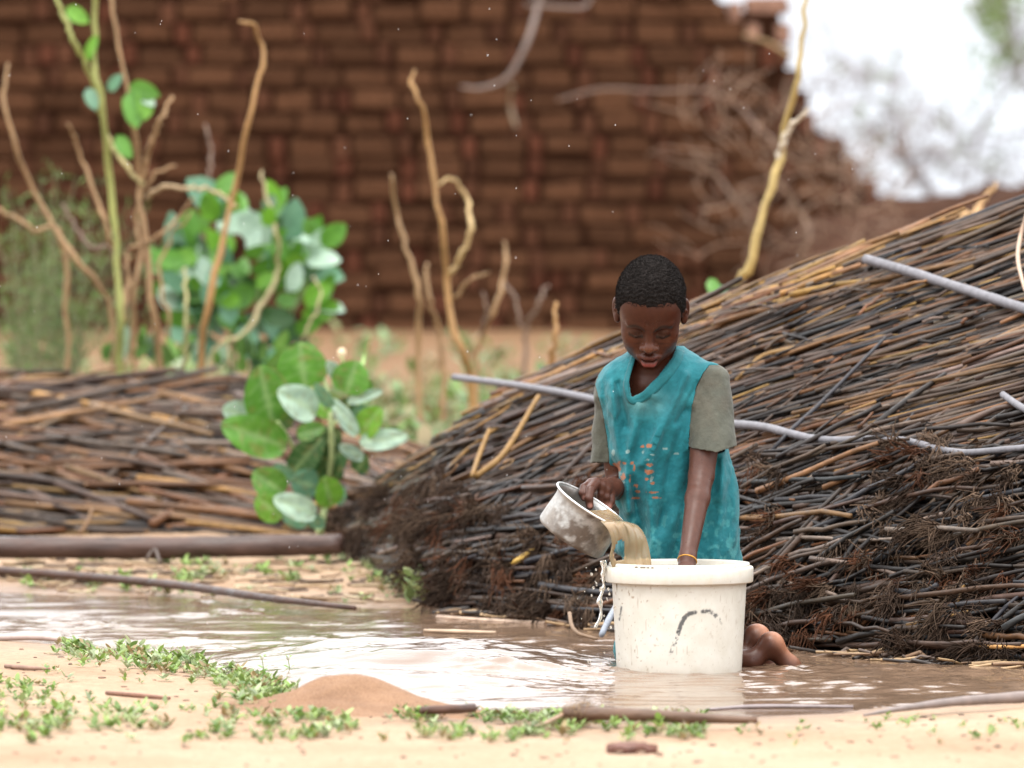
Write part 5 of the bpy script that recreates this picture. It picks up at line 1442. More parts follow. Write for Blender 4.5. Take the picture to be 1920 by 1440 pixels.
for cx_, cy_, an, ln, c_ in spots_b:
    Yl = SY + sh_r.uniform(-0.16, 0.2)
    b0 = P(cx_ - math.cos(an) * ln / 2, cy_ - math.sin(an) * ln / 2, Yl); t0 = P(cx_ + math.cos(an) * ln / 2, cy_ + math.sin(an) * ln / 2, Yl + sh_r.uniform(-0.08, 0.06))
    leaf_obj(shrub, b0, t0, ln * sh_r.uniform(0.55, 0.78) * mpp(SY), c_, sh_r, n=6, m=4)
low_r = np.random.default_rng(15)
for i in range(26):                       # small shoots at its foot
    cx_, cy_ = low_r.uniform(170, 520), low_r.uniform(640, 700); an = low_r.uniform(-2.4, -0.7); ln = low_r.uniform(30, 55)
    b0 = P(cx_, cy_, SY - 0.4); t0 = P(cx_ + math.cos(an) * ln, cy_ + math.sin(an) * ln, SY - 0.45)
    leaf_obj(shrub, b0, t0, ln * 0.6 * mpp(SY), (GREEN, BRIGHT, PALE)[low_r.integers(0, 3)], low_r, n=5, m=3)

# ---- bare stems
TANS, OCHRE, YGREEN, GREYT = (0.28, 0.17, 0.08), (0.30, 0.165, 0.058), (0.25, 0.265, 0.075), (0.16, 0.105, 0.075)
def gpy(px, Y):            # height in the picture of the ground at depth Y
    X_ = (px - 960) * mpp(Y); return float(to_px(np.array([X_, Y, float(ground_z(X_, Y)) - 0.02]))[1])
def stem(name, pts, Y, w, col, label, cat='stem', branches=(), leaves=()):
    g_ = gpy(pts[0][0], Y)
    if g_ > pts[0][1] + 25: pts = [(pts[0][0] + 6, g_)] + list(pts); w = (w[0],) + tuple(w)
    base = P(pts[0][0], pts[0][1], Y)
    root = empty(name, base, label, cat, 'bare stems growing before the wall' if name == 'dry_stem' else None)
    for k, (pp, ww, cc) in enumerate([(pts, w, col)] + list(branches)):
        q = smooth_path(np.array([P(a, b, Y + 0.03 * math.sin(i * 2.1 + k)) for i, (a, b) in enumerate(pp)]), 30)
        rad = np.interp(np.linspace(0, 1, 30), np.linspace(0, 1, len(ww)), ww) * np.linspace(0.72, 0.48, 30) / 2 * mpp(Y)
        rn_ = np.random.default_rng(int(pp[0][0]) + 7 * k); rad = rad * (1 + 0.07 * np.sin(np.linspace(0, 30 + 3 * k, 30)) + rn_.normal(0, 0.08, 30)); q = q + rn_.normal(0, 0.0028, q.shape)
        V, Q = tubes(q[None], rad[None], 8)
        c_ = np.tile(np.asarray(cc, float), (len(V), 1)) * (1 + 0.25 * fbm(V[:, 0] * 20, V[:, 2] * 20, oct=2, seed=k)[:, None])
        obj('stalk' if k == 0 else 'side_branch', arr_mesh('stalk', V, Q, None, c_), m_stick, root)
    r = np.random.default_rng(len(pts) * 31 + int(pts[0][0]) % 97)
    for (cx_, cy_, an, ln, c_) in leaves:
        b0 = P(cx_ - math.cos(an) * ln / 2, cy_ - math.sin(an) * ln / 2, Y); t0 = P(cx_ + math.cos(an) * ln / 2, cy_ + math.sin(an) * ln / 2, Y - 0.03)
        leaf_obj(root, b0, t0, ln * 0.6 * mpp(Y), c_, r, n=6, m=4)
    return root
stem('dry_stem', [(222, 690), (226, 600), (220, 500), (205, 330), (192, 200), (176, 100), (180, 0), (184, -90)], 6.2, (20, 20, 19, 18, 18, 16), YGREEN, 'tall yellow-green stem on the left with a forked top', 'stem',
     branches=[([(190, 215), (165, 130), (135, 70), (108, 0), (95, -60)], (15, 15, 13), YGREEN), ([(200, 260), (235, 310), (268, 350)], (14, 13), (0.42, 0.36, 0.16))],
     leaves=[(145, 28, 0.6, 50, BRIGHT), (172, 90, -1.2, 50, BRIGHT), (172, 185, 1.2, 44, TEALG), (215, 155, -0.9, 40, TEALG), (270, 170, 0.3, 60, GREEN), (272, 195, 1.6, 60, BRIGHT), (250, 205, 1.4, 70, GREEN), (275, 185, 0.7, 38, PALE), (232, 275, 1.0, 50, GREEN)])
stem('dry_stem', [(302, 700), (288, 580), (270, 430), (262, 330), (246, 200), (216, 60), (203, -60)], 6.3, (18, 17, 16, 15, 14), TANS, 'brown stem right of the yellow-green one, reaching the top edge', 'stem',
     branches=[([(266, 340), (280, 280), (300, 225), (322, 183)], (14, 14, 12), TANS), ([(272, 372), (310, 352), (360, 353), (410, 362), (445, 388)], (12, 12, 11), (0.42, 0.30, 0.17)), ([(240, 468), (300, 440), (340, 400), (362, 372)], (10, 10, 9), TANS)])
stem('dry_stem', [(376, 695), (390, 570), (418, 450), (440, 350), (466, 230), (490, 135), (489, 78), (470, 46), (448, 40)], 6.0, (20, 19, 17, 16, 15, 15, 14, 10), OCHRE, 'tall ochre stem with a hooked tip, in front of the leafy shrub')
stem('dry_stem', [(395, 675), (455, 628), (503, 555), (522, 505), (518, 440), (502, 375), (492, 318)], 6.9, (16, 16, 15, 14, 11, 8), (0.42, 0.35, 0.19), 'pale curved stem bowing right in front of the leafy shrub')
stem('dry_stem', [(210, 600), (150, 500), (105, 430), (60, 350), (25, 260), (8, 180), (14, 118)], 6.6, (15, 16, 15, 15, 14, 12), TANS, 'brown stem leaning left at the left edge, with an upright tip')
stem('dry_stem', [(225, 540), (205, 440), (178, 365), (148, 285), (128, 232)], 6.7, (13, 13, 12, 10), TANS, 'thin brown stem leaning left against the yellow-green one')
stem('dry_stem', [(222, 505), (170, 465), (138, 420), (118, 380)], 6.8, (12, 12, 10), GREYT, 'short thin stem low on the left, leaning left')
stem('dry_stem', [(120, 470), (62, 432), (20, 402), (-40, 380)], 6.8, (14, 14, 13), TANS, 'low stem running out of the left edge')
stem('dry_stem', [(346, 700), (350, 610), (346, 500)], 6.1, (15, 14, 12), (0.36, 0.33, 0.15), 'short upright pale stem between the brown stem and the hooked one')
stem('dry_stem', [(380, 420), (392, 330), (396, 280), (388, 235)], 8.0, (11, 10, 9), GREYT, 'thin grey stem rising above the leafy shrub')
stem('dry_stem', [(885, 720), (868, 660), (846, 600), (838, 520), (830, 430), (814, 340), (801, 260), (790, 200), (770, 155), (776, 130)], 6.6, (22, 20, 18, 17, 16, 15, 12), OCHRE, 'orange-brown stem in the middle with a looping side branch', 'stem',
     branches=[([(840, 522), (862, 482), (881, 430), (873, 370), (848, 336), (820, 346)], (13, 14, 14, 12, 11), (0.45, 0.32, 0.15)), ([(846, 565), (880, 525), (915, 512)], (9, 9, 8), TANS)])
stem('dry_stem', [(784, 660), (786, 560), (764, 470), (744, 400), (734, 330)], 7.0, (16, 16, 15, 14), TANS, 'straight brown stem left of the looping one')
stem('dry_stem', [(828, 640), (806, 565), (798, 495)], 7.2, (15, 14, 13), TANS, 'short stem between the straight one and the looping one')
stem('dry_stem', [(895, 660), (928, 580), (946, 515), (946, 452)], 7.4, (15, 15, 14), TANS, 'short forked stem right of the looping one', 'stem', branches=[([(944, 530), (966, 560), (976, 615)], (10, 10, 9), GREYT), ([(900, 640), (912, 590), (905, 545)], (9, 9, 7), GREYT)])
stem('dry_stem', [(985, 640), (1008, 575), (1026, 535)], 8.4, (13, 12, 10), GREYT, 'short faint stem near the foot of the wall, left of the child')
stem('dry_stem', [(1030, 715), (1040, 640), (1043, 568)], 5.4, (17, 16, 15), OCHRE, 'short upright ochre stump just left of the child\'s shoulder')
stem('dry_stem', [(1380, 580), (1405, 500), (1440, 370), (1470, 250), (1492, 150), (1506, 50), (1516, -60)], 5.0, (27, 26, 24, 22, 18, 15), (0.33, 0.24, 0.085), 'tall yellow stem right of the child reaching up against the sky', 'stem',
     branches=[([(1458, 300), (1478, 245), (1516, 205)], (17, 17, 13), (0.45, 0.39, 0.30))], leaves=[(1350, 550, 0.4, 52, TEALG), (1338, 540, 1.2, 40, GREEN), (1368, 566, -0.4, 40, GREEN)])
stem('dry_stem', [(1800, 450), (1822, 410), (1838, 385), (1866, 345)], 6.0, (26, 26, 22, 14), (0.42, 0.26, 0.12), 'short tan stump behind the top of the big heap at the right')
stem('dry_stem', [(250, 690), (252, 560), (262, 470), (255, 400), (285, 330), (330, 310)], 6.5, (13, 13, 12, 11, 9), TANS, 'thin brown stem between the yellow-green and the tall brown one')
stem('dry_stem', [(210, 690), (232, 600), (240, 520), (236, 470)], 6.4, (16, 15, 12), TANS, 'short brown stump at the foot of the yellow-green stem')
stem('dry_stem', [(560, 680), (575, 620), (600, 560), (590, 520)], 6.4, (10, 9, 8), (0.30, 0.24, 0.13), 'thin pale stem on the right side of the leafy shrub')
stem('dry_stem', [(310, 690), (318, 600), (300, 520), (318, 450), (352, 400)], 6.6, (11, 11, 10, 9), TANS, 'thin brown stem just right of the tall brown one')
# dead twigs in front of the wall
def twig(pts, Y, w, col, label, n=30):
    return stick('dead_branch', [(a, b, Y + 0.04 * math.sin(i * 1.9)) for i, (a, b) in enumerate(pts)], [v * 0.62 for v in w], np.array(col) * 0.62, label, 'branch', n, sides=8)
twig([(1030, -40), (1010, 10), (988, 80), (952, 145), (905, 165), (865, 163)], 13.0, (15, 16, 15, 14, 11, 7), (0.30, 0.23, 0.20), 'grey dead branch hanging down before the wall from the top edge')
twig([(1120, -30), (1100, 10), (1060, 14), (985, 8)], 13.2, (10, 10, 9, 7), (0.30, 0.23, 0.20), 'short dead twig at the top edge beside the hanging branch')
twig([(1045, 188), (1130, 168), (1230, 172), (1330, 172), (1390, 205), (1420, 240), (1470, 280)], 14.2, (9, 11, 11, 11, 13, 14, 12), (0.21, 0.125, 0.085), 'long brown dead vine lying level across the wall')
twig([(960, 160), (958, 200), (968, 240)], 14.2, (14, 13, 9), (0.24, 0.16, 0.09), 'short brown vine end hanging on the wall')
twig([(1300, 285), (1345, 330), (1380, 380), (1420, 430)], 14.0, (10, 11, 10, 8), (0.20, 0.125, 0.08), 'brown dead vine slanting down the wall left of the yellow stem')
twig([(1455, 335), (1500, 400), (1518, 440), (1500, 485), (1478, 540)], 13.6, (12, 14, 15, 14, 10), (0.23, 0.14, 0.085), 'bent brown dead vine right of the yellow stem')
twig([(1395, 66), (1440, 80), (1482, 104)], 14.6, (9, 11, 10), (0.42, 0.27, 0.12), 'small tan twig against the top corner of the wall')
tw_r = np.random.default_rng(77)
tangle = MB()
for i in range(150):                       # tangle of dead vines over the collapsed end
    x0, y0 = tw_r.uniform(1280, 1700), tw_r.uniform(150, 520)
    if y0 < 180 + (x0 - 1480) * 0.85: y0 += 120
    a_ = tw_r.uniform(-2.6, -0.4); L_ = tw_r.uniform(50, 150)
    pts = [(x0, y0)]
    for k in range(4): a_ += tw_r.normal(0, 0.35); pts.append((pts[-1][0] + math.cos(a_) * L_ / 4, pts[-1][1] - math.sin(a_) * L_ / 4 * -0.8))
    Yt = tw_r.uniform(12.5, 14.4)
    q = smooth_path(np.array([P(a, b, Yt) for a, b in pts]), 9)
    V, Q = tubes(q[None], np.linspace(tw_r.uniform(2.5, 5), 1.5, 9)[None] / 2 * mpp(Yt), 5)
    tangle.add(V, Q, None, np.array([0.19, 0.12, 0.08]) * tw_r.uniform(0.7, 1.4))
tag(obj('vine_tangle', tangle.mesh('vine_tangle'), m_stick), 'thin tangle of dead brown vines over the collapsed end of the wall', 'vines', kind='stuff')

# ---- bare thorn tree against the sky, with a few green leaves at the top right
TY = 26.0
tree = empty('thorn_tree', P(1980, 420, TY), 'faint bare thorny tree against the white sky at the top right', 'tree')
tr_ = np.random.default_rng(9)
segs = []
def grow(p, d, L, w, depth):
    pts = [p]
    for k in range(4):
        d = d + tr_.normal(0, 0.22, 3); d /= np.linalg.norm(d); p = p + d * L / 4; pts.append(p)
    segs.append((np.array(pts), w))
    if depth > 0:
        for k in range(3 if depth > 1 else 4):
            nd = d + tr_.normal(0, 0.75, 3); nd /= np.linalg.norm(nd)
            grow(pts[tr_.integers(1, 5)], nd, L * tr_.uniform(0.5, 0.85), w * 0.58, depth - 1)
for (a, b, dx, dz, L_) in ((1990, 500, -0.25, 1.0, 0.8), (1900, 480, -0.5, 0.8, 0.7), (1760, 470, -0.2, 1.0, 0.6), (1830, 470, 0.2, 1.0, 0.7), (1700, 450, -0.5, 0.7, 0.5), (2050, 300, -0.9, 0.5, 0.7), (1640, 450, 0.2, 0.8, 0.45)):
    grow(P(a, b, TY), np.array([dx, tr_.normal(0, 0.2), dz]) / math.hypot(dx, dz), L_, 0.020, 4)
Pt = np.array([smooth_path(s[0], 6) for s in segs]); Rd = np.array([np.linspace(s[1], s[1] * 0.6, 6) / 2 for s in segs])
V, Q = tubes(Pt, np.maximum(Rd * 1.2, 0.0028), 5, False)
obj('trunk', arr_mesh('trunk', V, Q, None, np.tile(np.array([0.22, 0.19, 0.19]), (len(V), 1))), m_stick, tree)
tl = MB()
for i in range(520):
    g_ = tr_.random()
    if g_ < 0.5: cx_, cy_ = tr_.normal(1865, 26), tr_.normal(15, 30)
    elif g_ < 0.8: cx_, cy_ = tr_.normal(1890, 40), tr_.normal(85, 45)
    else: cx_, cy_ = tr_.uniform(1560, 1920), tr_.uniform(120, 330)
    c0_ = P(cx_, cy_, TY + tr_.normal(0, 0.2)); d_ = tr_.normal(0, 1, 3); d_ /= np.linalg.norm(d_); e_ = np.cross(d_, tr_.normal(0, 1, 3)); e_ /= np.linalg.norm(e_)
    L_ = tr_.uniform(0.022, 0.045)
    tl.add([c0_, c0_ + d_ * L_ + e_ * L_ * 0.35, c0_ + 2 * d_ * L_, c0_ + d_ * L_ - e_ * L_ * 0.35], [[0, 1, 2, 3]], None, np.array([0.15, 0.24, 0.06]) * tr_.uniform(0.7, 1.3))
obj('crown', tl.mesh('crown'), m_weed, tree)

# ---- feathery bush at the far left
FY = 8.0
fr = np.random.default_rng(19)
bush = empty('feathery_bush', P(90, 690, FY), 'soft grey-green feathery bush at the left edge before the wall', 'bush')
mbf = MB(); mbs = MB()
for i in range(60):
    x0 = fr.uniform(20, 150); top = (x0 + fr.normal(0, 70), fr.uniform(330, 600)); Yf_ = FY + fr.normal(0, 0.2)
    q = smooth_path(np.array([P(x0 * 0.6 + 35, 845, Yf_), P(x0, 690, Yf_), P((x0 + top[0]) / 2 + fr.normal(0, 12), (690 + top[1]) / 2, Yf_), P(top[0], top[1], Yf_ + fr.normal(0, 0.1))]), 12)
    V, Q = tubes(q[None], np.linspace(0.003, 0.001, 12)[None], 4, False); mbs.add(V, Q, None, (0.16, 0.16, 0.08))
    for k in range(44):
        c0_ = q[fr.integers(3, 12)] + fr.normal(0, 0.018, 3); d_ = fr.normal(0, 1, 3) + np.array([0, 0, 0.8]); d_ /= np.linalg.norm(d_); e_ = np.cross(d_, fr.normal(0, 1, 3)); e_ /= np.linalg.norm(e_)
        L_ = fr.uniform(0.010, 0.022)
        mbf.add([c0_, c0_ + d_ * L_ + e_ * L_ * 0.16, c0_ + 2 * d_ * L_, c0_ + d_ * L_ - e_ * L_ * 0.16], [[0, 1, 2, 3]], None, np.array([0.115, 0.19, 0.055]) * fr.uniform(0.6, 1.4))
obj('foliage', mbf.mesh('foliage'), m_weed, bush); obj('twigs', mbs.mesh('twigs'), m_stick, bush)

# ---- weeds and small seedlings
def seedlings(r, pos, size, nl, cols, height=0.6, spread=1.0):
    """rosettes of small leaves: pos [N,3]; returns V, Q, C"""
    N = len(pos); L = nl; M = N * L
    base = np.repeat(pos, L, 0); sz = np.repeat(size, L) * r.uniform(0.6, 1.2, M)
    k = np.tile(np.arange(L), N)
    az = k * 2.4 + np.repeat(r.random(N) * 6.28, L) + r.normal(0, 0.3, M)
    el = r.uniform(0.15, 1.1, M)
    d = np.stack([np.cos(az) * np.cos(el) * spread, np.sin(az) * np.cos(el) * spread, np.sin(el)], -1)
    st = base + np.stack([np.cos(az) * 0.15, np.sin(az) * 0.15, (k / L) * height + 0.05], -1) * np.repeat(size, L)[:, None] * r.uniform(0.5, 1.3, (M, 1))
    side_ = np.cross(d, [0, 0, 1.0]); side_ /= np.linalg.norm(side_, axis=1, keepdims=True) + 1e-6
    nrm = np.cross(side_, d)
    wv = (sz * r.uniform(0.18, 0.30, M))[:, None]; l_ = sz[:, None] * 0.5
    p0 = st; p1 = st + d * l_ * 0.55 + side_ * wv + nrm * wv * 0.3; p2 = st + d * l_ * 1.35 + side_ * wv * 0.75; p3 = st + d * l_ * 1.9 - nrm * l_ * 0.15; p4 = st + d * l_ * 1.35 - side_ * wv * 0.75; p5 = st + d * l_ * 0.55 - side_ * wv + nrm * wv * 0.3
    V = np.stack([p0, p1, p2, p3, p4, p5], 1).reshape(-1, 3)
    b = np.arange(M)[:, None] * 6
    Q = np.concatenate([b + np.array([[0, 1, 2, 5]]), b + np.array([[5, 2, 3, 4]])])
    cc = np.asarray(cols)[r.integers(0, len(cols), N)]
    C = np.repeat(np.repeat(cc, L, 0) * r.uniform(0.65, 1.35, (M, 1)), 6, 0)
    return V, Q, C
def gpos(px, py):
    p = PG(px, py, 0.012)
    for _ in range(3):
        z_ = ground_z(p[:, 0], p[:, 1]); p = PG(px, py, z_)
    p[:, 2] = ground_z(p[:, 0], p[:, 1]); return p
wr2 = np.random.default_rng(101)
WEEDC = [(0.17, 0.27, 0.06), (0.22, 0.32, 0.09), (0.28, 0.36, 0.15), (0.12, 0.20, 0.05), (0.25, 0.19, 0.09), (0.33, 0.40, 0.23)]
cover = MB()
def scatter(n, sampler, size, nl, cols=WEEDC, height=0.6):
    px_, py_ = sampler(n); p = gpos(px_, py_)
    p = p[p[:, 2] > -0.02]
    s_ = wr2.uniform(*size, len(p))
    V, Q, C = seedlings(wr2, p, s_, nl, cols, height); cover.add(V, Q, None, C)
def clump_line(pts, sd):
    pts = np.array(pts, float)
    def f(n):
        t = wr2.random(n) * (len(pts) - 1); i = np.minimum(t.astype(int), len(pts) - 2); q = pts[i] * (1 - (t - i))[:, None] + pts[i + 1] * (t - i)[:, None]
        return q[:, 0] + wr2.normal(0, sd[0], n), q[:, 1] + wr2.normal(0, sd[1], n)
    return f
def patchy(x0, x1, y0, y1, sc=80, thr=0.0, seed=1):
    def f(n):
        px_ = wr2.uniform(x0, x1, n * 3); py_ = wr2.uniform(y0, y1, n * 3)
        k = fbm(px_ / sc, py_ / (sc * 0.35), oct=2, seed=seed) > thr
        return px_[k][:n], py_[k][:n]
    return f
scatter(340, clump_line([(110, 1222), (230, 1232), (320, 1250), (430, 1275), (520, 1300), (470, 1315)], (24, 8)), (0.010, 0.024), 8)
scatter(60, clump_line([(0, 1290), (70, 1320), (150, 1335)], (40, 14)), (0.010, 0.022), 7)
scatter(340, patchy(-20, 1330, 1338, 1395, 50, 0.04, 3), (0.009, 0.022), 7)
scatter(270, patchy(560, 1320, 1345, 1385, 50, 0.0, 4), (0.009, 0.022), 7)
scatter(60, patchy(1280, 1960, 1350, 1400, 50, 0.15, 5), (0.007, 0.016), 6)
scatter(60, patchy(-20, 420, 1240, 1340, 50, 0.12, 6), (0.008, 0.018), 6)
scatter(150, patchy(-40, 760, 1050, 1130, 60, 0.12, 7), (0.010, 0.026), 7)
scatter(60, clump_line([(150, 1120), (330, 1126), (480, 1130), (700, 1146)], (40, 4)), (0.010, 0.026), 7)
scatter(70, clump_line([(760, 1128), (800, 1120), (850, 1140), (930, 1150)], (22, 12)), (0.02, 0.045), 7, [(0.22, 0.26, 0.10), (0.3, 0.3, 0.14), (0.14, 0.2, 0.07)], 1.5)
tag(obj('ground_weeds', cover.mesh('ground_weeds'), m_weed), 'low green seedlings and creeping weeds on the sand round the water', 'weeds', kind='stuff')
# taller single seedlings at the water's edge
def seedling(px, py, h, label, flower=False):
    p = gpos(np.array([px], float), np.array([py], float))[0]
    root = empty('seedling', p, label, 'seedling')
    q = smooth_path(np.array([p, p + [0.002, 0, h * 0.5], p + [-0.001, 0, h]]), 8)
    V, Q = tubes(q[None], np.linspace(0.0012, 0.0007, 8)[None], 5); obj('stem', arr_mesh('stem', V, Q, None, np.array([0.22, 0.34, 0.1])), m_weed, root)
    r = np.random.default_rng(px)
    for k in range(9):
        c0_ = q[min(7, 2 + k // 2 + (3 if k > 5 else 0))]; a_ = k * 2.4; d_ = np.array([math.cos(a_), math.sin(a_), 0.55]); L_ = 0.013 if k < 6 else 0.010
        V, Q, C = leaf_geom(c0_, c0_ + d_ / np.linalg.norm(d_) * L_, L_ * 0.55, (0.2, 0.36, 0.09), r, face=(0, -0.4, 1), n=4, m=3)
        o = obj('leaf', arr_mesh('leaf', V, Q, None, C), m_weed, root)
    if flower:
        V, Q = blob(q[-1], 0.0035); obj('flower', arr_mesh('flower', V, Q, None, np.array([0.8, 0.8, 0.72])), m_weed, root)
seedling(585, 1268, 0.052, 'tallest single seedling at the water edge, above the sand heap')
seedling(541, 1277, 0.045, 'seedling with a white flower, left of the tallest one', True)
seedling(492, 1280, 0.046, 'seedling with a white flower at the right end of the green clump', True)
# background weeds
bw = MB(); br2 = np.random.default_rng(55)
def bg_weeds(n, x0, x1, Y0, Y1, size, cols, nl=7, height=1.2):
    Yq = br2.uniform(Y0, Y1, n); pxq = br2.uniform(x0, x1, n)
    X_ = (pxq - 960) * mpp(Yq); p = np.stack([X_, Yq, ground_z(X_, Yq)], -1)
    V, Q, C = seedlings(br2, p, br2.uniform(*size, n), nl, cols, height); bw.add(V, Q, None, C)
DRYG = [(0.13, 0.22, 0.06), (0.18, 0.20, 0.08), (0.23, 0.18, 0.09), (0.10, 0.19, 0.045), (0.20, 0.31, 0.15)]
bg_weeds(420, 640, 1120, 5.0, 11.0, (0.03, 0.08), DRYG)
bg_weeds(230, 690, 1030, 5.6, 6.9, (0.04, 0.11), DRYG)
bg_weeds(90, -60, 1100, 9.0, 14.0, (0.03, 0.07), DRYG)
bg_weeds(200, -60, 460, 6.6, 11.0, (0.04, 0.09), [(0.16, 0.30, 0.08), (0.22, 0.34, 0.12), (0.30, 0.32, 0.16), (0.34, 0.42, 0.26)])
Yq = br2.uniform(5.0, 10.5, 420); pxq = np.where(br2.random(420) < 0.65, br2.uniform(650, 1100, 420), br2.uniform(-40, 460, 420)); X_ = (pxq - 960) * mpp(Yq)
p0 = np.stack([X_, Yq, ground_z(X_, Yq)], -1); hgt = br2.uniform(0.05, 0.17, 420)
tip = p0 + np.stack([br2.normal(0, 0.04, 420), br2.normal(0, 0.03, 420), hgt], -1)
Pt = np.stack([p0, p0 * 0.45 + tip * 0.55 + br2.normal(0, 0.006, (420, 3)), tip], 1)
V, Q = tubes(Pt, np.tile(np.array([0.0028, 0.0022, 0.0010]), (420, 1)), 4, False)
bw.add(V, Q, None, np.repeat(np.array([(0.36, 0.27, 0.14), (0.26, 0.32, 0.12), (0.42, 0.33, 0.2)])[br2.integers(0, 3, 420)], 12, 0))
tag(obj('background_weeds', bw.mesh('background_weeds'), m_weed), 'blurred weeds and dry grass on the red earth before the wall', 'weeds', kind='stuff')

# ================================================================== LOGS, STICKS, SAND HEAP, LITTER
def gY(px, py, z=0.02): return float(PG(px, py, z)[1])
WET = (0.068, 0.040, 0.032)
stick('log', [(-140, 1026, 3.4), (120, 1027, 3.4), (320, 1027, 3.4), (500, 1024, 3.4), (640, 1020, 3.35)], [43, 42, 42, 41, 38], WET, 'long wet brown log lying along the left bank of the water', 'log', 30, mat=m_wetlog, sides=14)
stick('pole', [(412, 966, 4.5), (500, 984, 4.45), (610, 996, 4.4)], [26, 25, 22], (0.15, 0.105, 0.09), 'short wet pole between the log and the leafy plant', 'pole', 12, mat=m_wetlog)
stick('branch', [(-60, 1066, gY(-60, 1072)), (120, 1078, gY(120, 1084)), (330, 1097, gY(330, 1103)), (500, 1121, gY(500, 1127)), (665, 1140, gY(665, 1144))], [15, 17, 17, 15, 9], (0.055, 0.027, 0.018), 'thin dark stick lying on the sand below the log', 'stick', 24, mat=m_wetlog)
stick('straw', [(350, 978, 4.3), (470, 992, 4.2), (560, 1004, 4.1)], [8, 8, 7], PAL['straw'], 'yellow straw lying above the log on the left', 'straw', 10)
stick('twig', [(148, 1002, 4.3), (165, 978, 4.32), (172, 955, 4.35)], [8, 7, 6], PAL['tan'], 'small upright twig above the log at the left', 'twig', 8)
stick('twig', [(275, 1048, 3.3), (290, 1030, 3.34), (300, 1055, 3.2)], [7, 7, 6], PAL['grey'], 'small grey bent twig below the log', 'twig', 8)
m_pale = attr_mat('peeled_pole', 0.5, 40, 0.25, 0.3, 0.003, 0.4)
stick('pole', [(-80, 1199, gY(-80, 1204, 0.005)), (60, 1194, gY(60, 1202, 0.005)), (128, 1201, gY(128, 1207, 0.005))], [13, 14, 9], (0.42, 0.33, 0.30), 'pale stick end on the sand at the left edge of the water', 'stick', 12, mat=m_pale)
stick('pole', [(340, 1238, gY(340, 1243, 0.0)), (410, 1252, gY(410, 1257, 0.0)), (480, 1268, gY(480, 1275, 0.0)), (555, 1286, gY(555, 1293, 0.0))], [9, 12, 13, 10], (0.50, 0.43, 0.38), 'pale curved pole half buried between the green clump and the water', 'pole', 16, mat=m_pale)
stick('twig', [(200, 1299, gY(200, 1303)), (260, 1304, gY(260, 1308)), (318, 1309, gY(318, 1312))], [8, 9, 6], (0.20, 0.10, 0.065), 'thin brown twig on the sand left of the sand heap', 'twig', 10)
stick('twig', [(10, 1249, gY(10, 1253)), (50, 1252, gY(50, 1255)), (92, 1254, gY(92, 1257))], [8, 9, 6], (0.24, 0.15, 0.11), 'thin brown twig on the sand at the left edge', 'twig', 10)
stick('log', [(790, 1332, gY(790, 1340)), (840, 1330, gY(840, 1338)), (888, 1327, gY(888, 1335))], [16, 19, 17], (0.075, 0.038, 0.026), 'short dark stick end beside the sand heap', 'stick', 10, mat=m_wetlog)
lg = stick('log', [(1058, 1337, gY(1058, 1349)), (1130, 1338, gY(1130, 1351)), (1230, 1342, gY(1230, 1354)), (1330, 1347, gY(1330, 1357)), (1420, 1350, gY(1420, 1358))], [26, 26, 24, 20, 12], (0.115, 0.068, 0.045), 'short brown log with a frayed end in front of the bucket', 'log', 18, mat=m_wetlog, sides=12)
fp_ = np.array(lg.location); rr2 = np.random.default_rng(6)
V, Q, C = tufts(rr2, fp_[None] + rr2.normal(0, 0.008, (7, 3)) + np.array([0.03, -0.012, 0.004]), np.tile([-0.4, -0.5, 0.1], (7, 1)), 30, 0.022, 0.0006, 0.5, ((0.26, 0.17, 0.09), (0.32, 0.22, 0.12), (0.2, 0.12, 0.07)))
obj('frayed_bark', arr_mesh('frayed_bark', V, Q, None, C), m_fibre, lg)
stick('twig', [(1012, 1361, gY(1012, 1364)), (1035, 1350, gY(1035, 1356)), (1060, 1338, gY(1060, 1348))], [7, 8, 8], (0.3, 0.19, 0.12), 'small twig leaning on the frayed end of the log', 'twig', 8)
stick('stick', [(1325, 1330, gY(1325, 1333, 0)), (1430, 1324, gY(1430, 1327, 0)), (1600, 1325, gY(1600, 1328, 0))], [5, 8, 5], (0.26, 0.22, 0.22), 'pale wet stick floating in the water before the bucket\'s right', 'stick', 12, mat=m_pale)
stick('branch', [(1620, 1341, gY(1620, 1345)), (1700, 1327, gY(1700, 1334)), (1800, 1315, gY(1800, 1324)), (1930, 1306, gY(1930, 1317)), (2050, 1300, gY(2050, 1312))], [5, 12, 18, 22, 22], (0.19, 0.15, 0.135), 'grey-brown pole half buried in the sand at the right edge', 'pole', 18, mat=m_pale)
stick('pole', [(1128, 1190, 0.55), (1140, 1165, 0.75), (1165, 1120, 0.9)], [11, 12, 12], (0.22, 0.24, 0.28), 'blue-grey stick slanting out of the water behind the bucket\'s left', 'stick', 10)
stick('stick', [(820, 1157, gY(820, 1160, 0)), (960, 1166, gY(960, 1168, 0)), (1150, 1172, gY(1150, 1174, 0))], [8, 9, 7], (0.42, 0.30, 0.22), 'long pale stick floating along the foot of the heap', 'stick', 12, mat=m_pale)
stick('stick', [(795, 1182, gY(795, 1184, 0)), (860, 1184, gY(860, 1186, 0)), (930, 1186, gY(930, 1188, 0))], [6, 8, 5], (0.46, 0.34, 0.24), 'short pale straw floating on the water left of the spill', 'stick', 10, mat=m_pale)
stick('root', [(1068, 1150, 0.98), (1072, 1172, 0.93), (1085, 1188, 0.9), (1120, 1198, 0.87)], [8, 8, 7, 5], (0.20, 0.13, 0.08), 'thin crooked root bending into the water left of the bucket', 'root', 12)

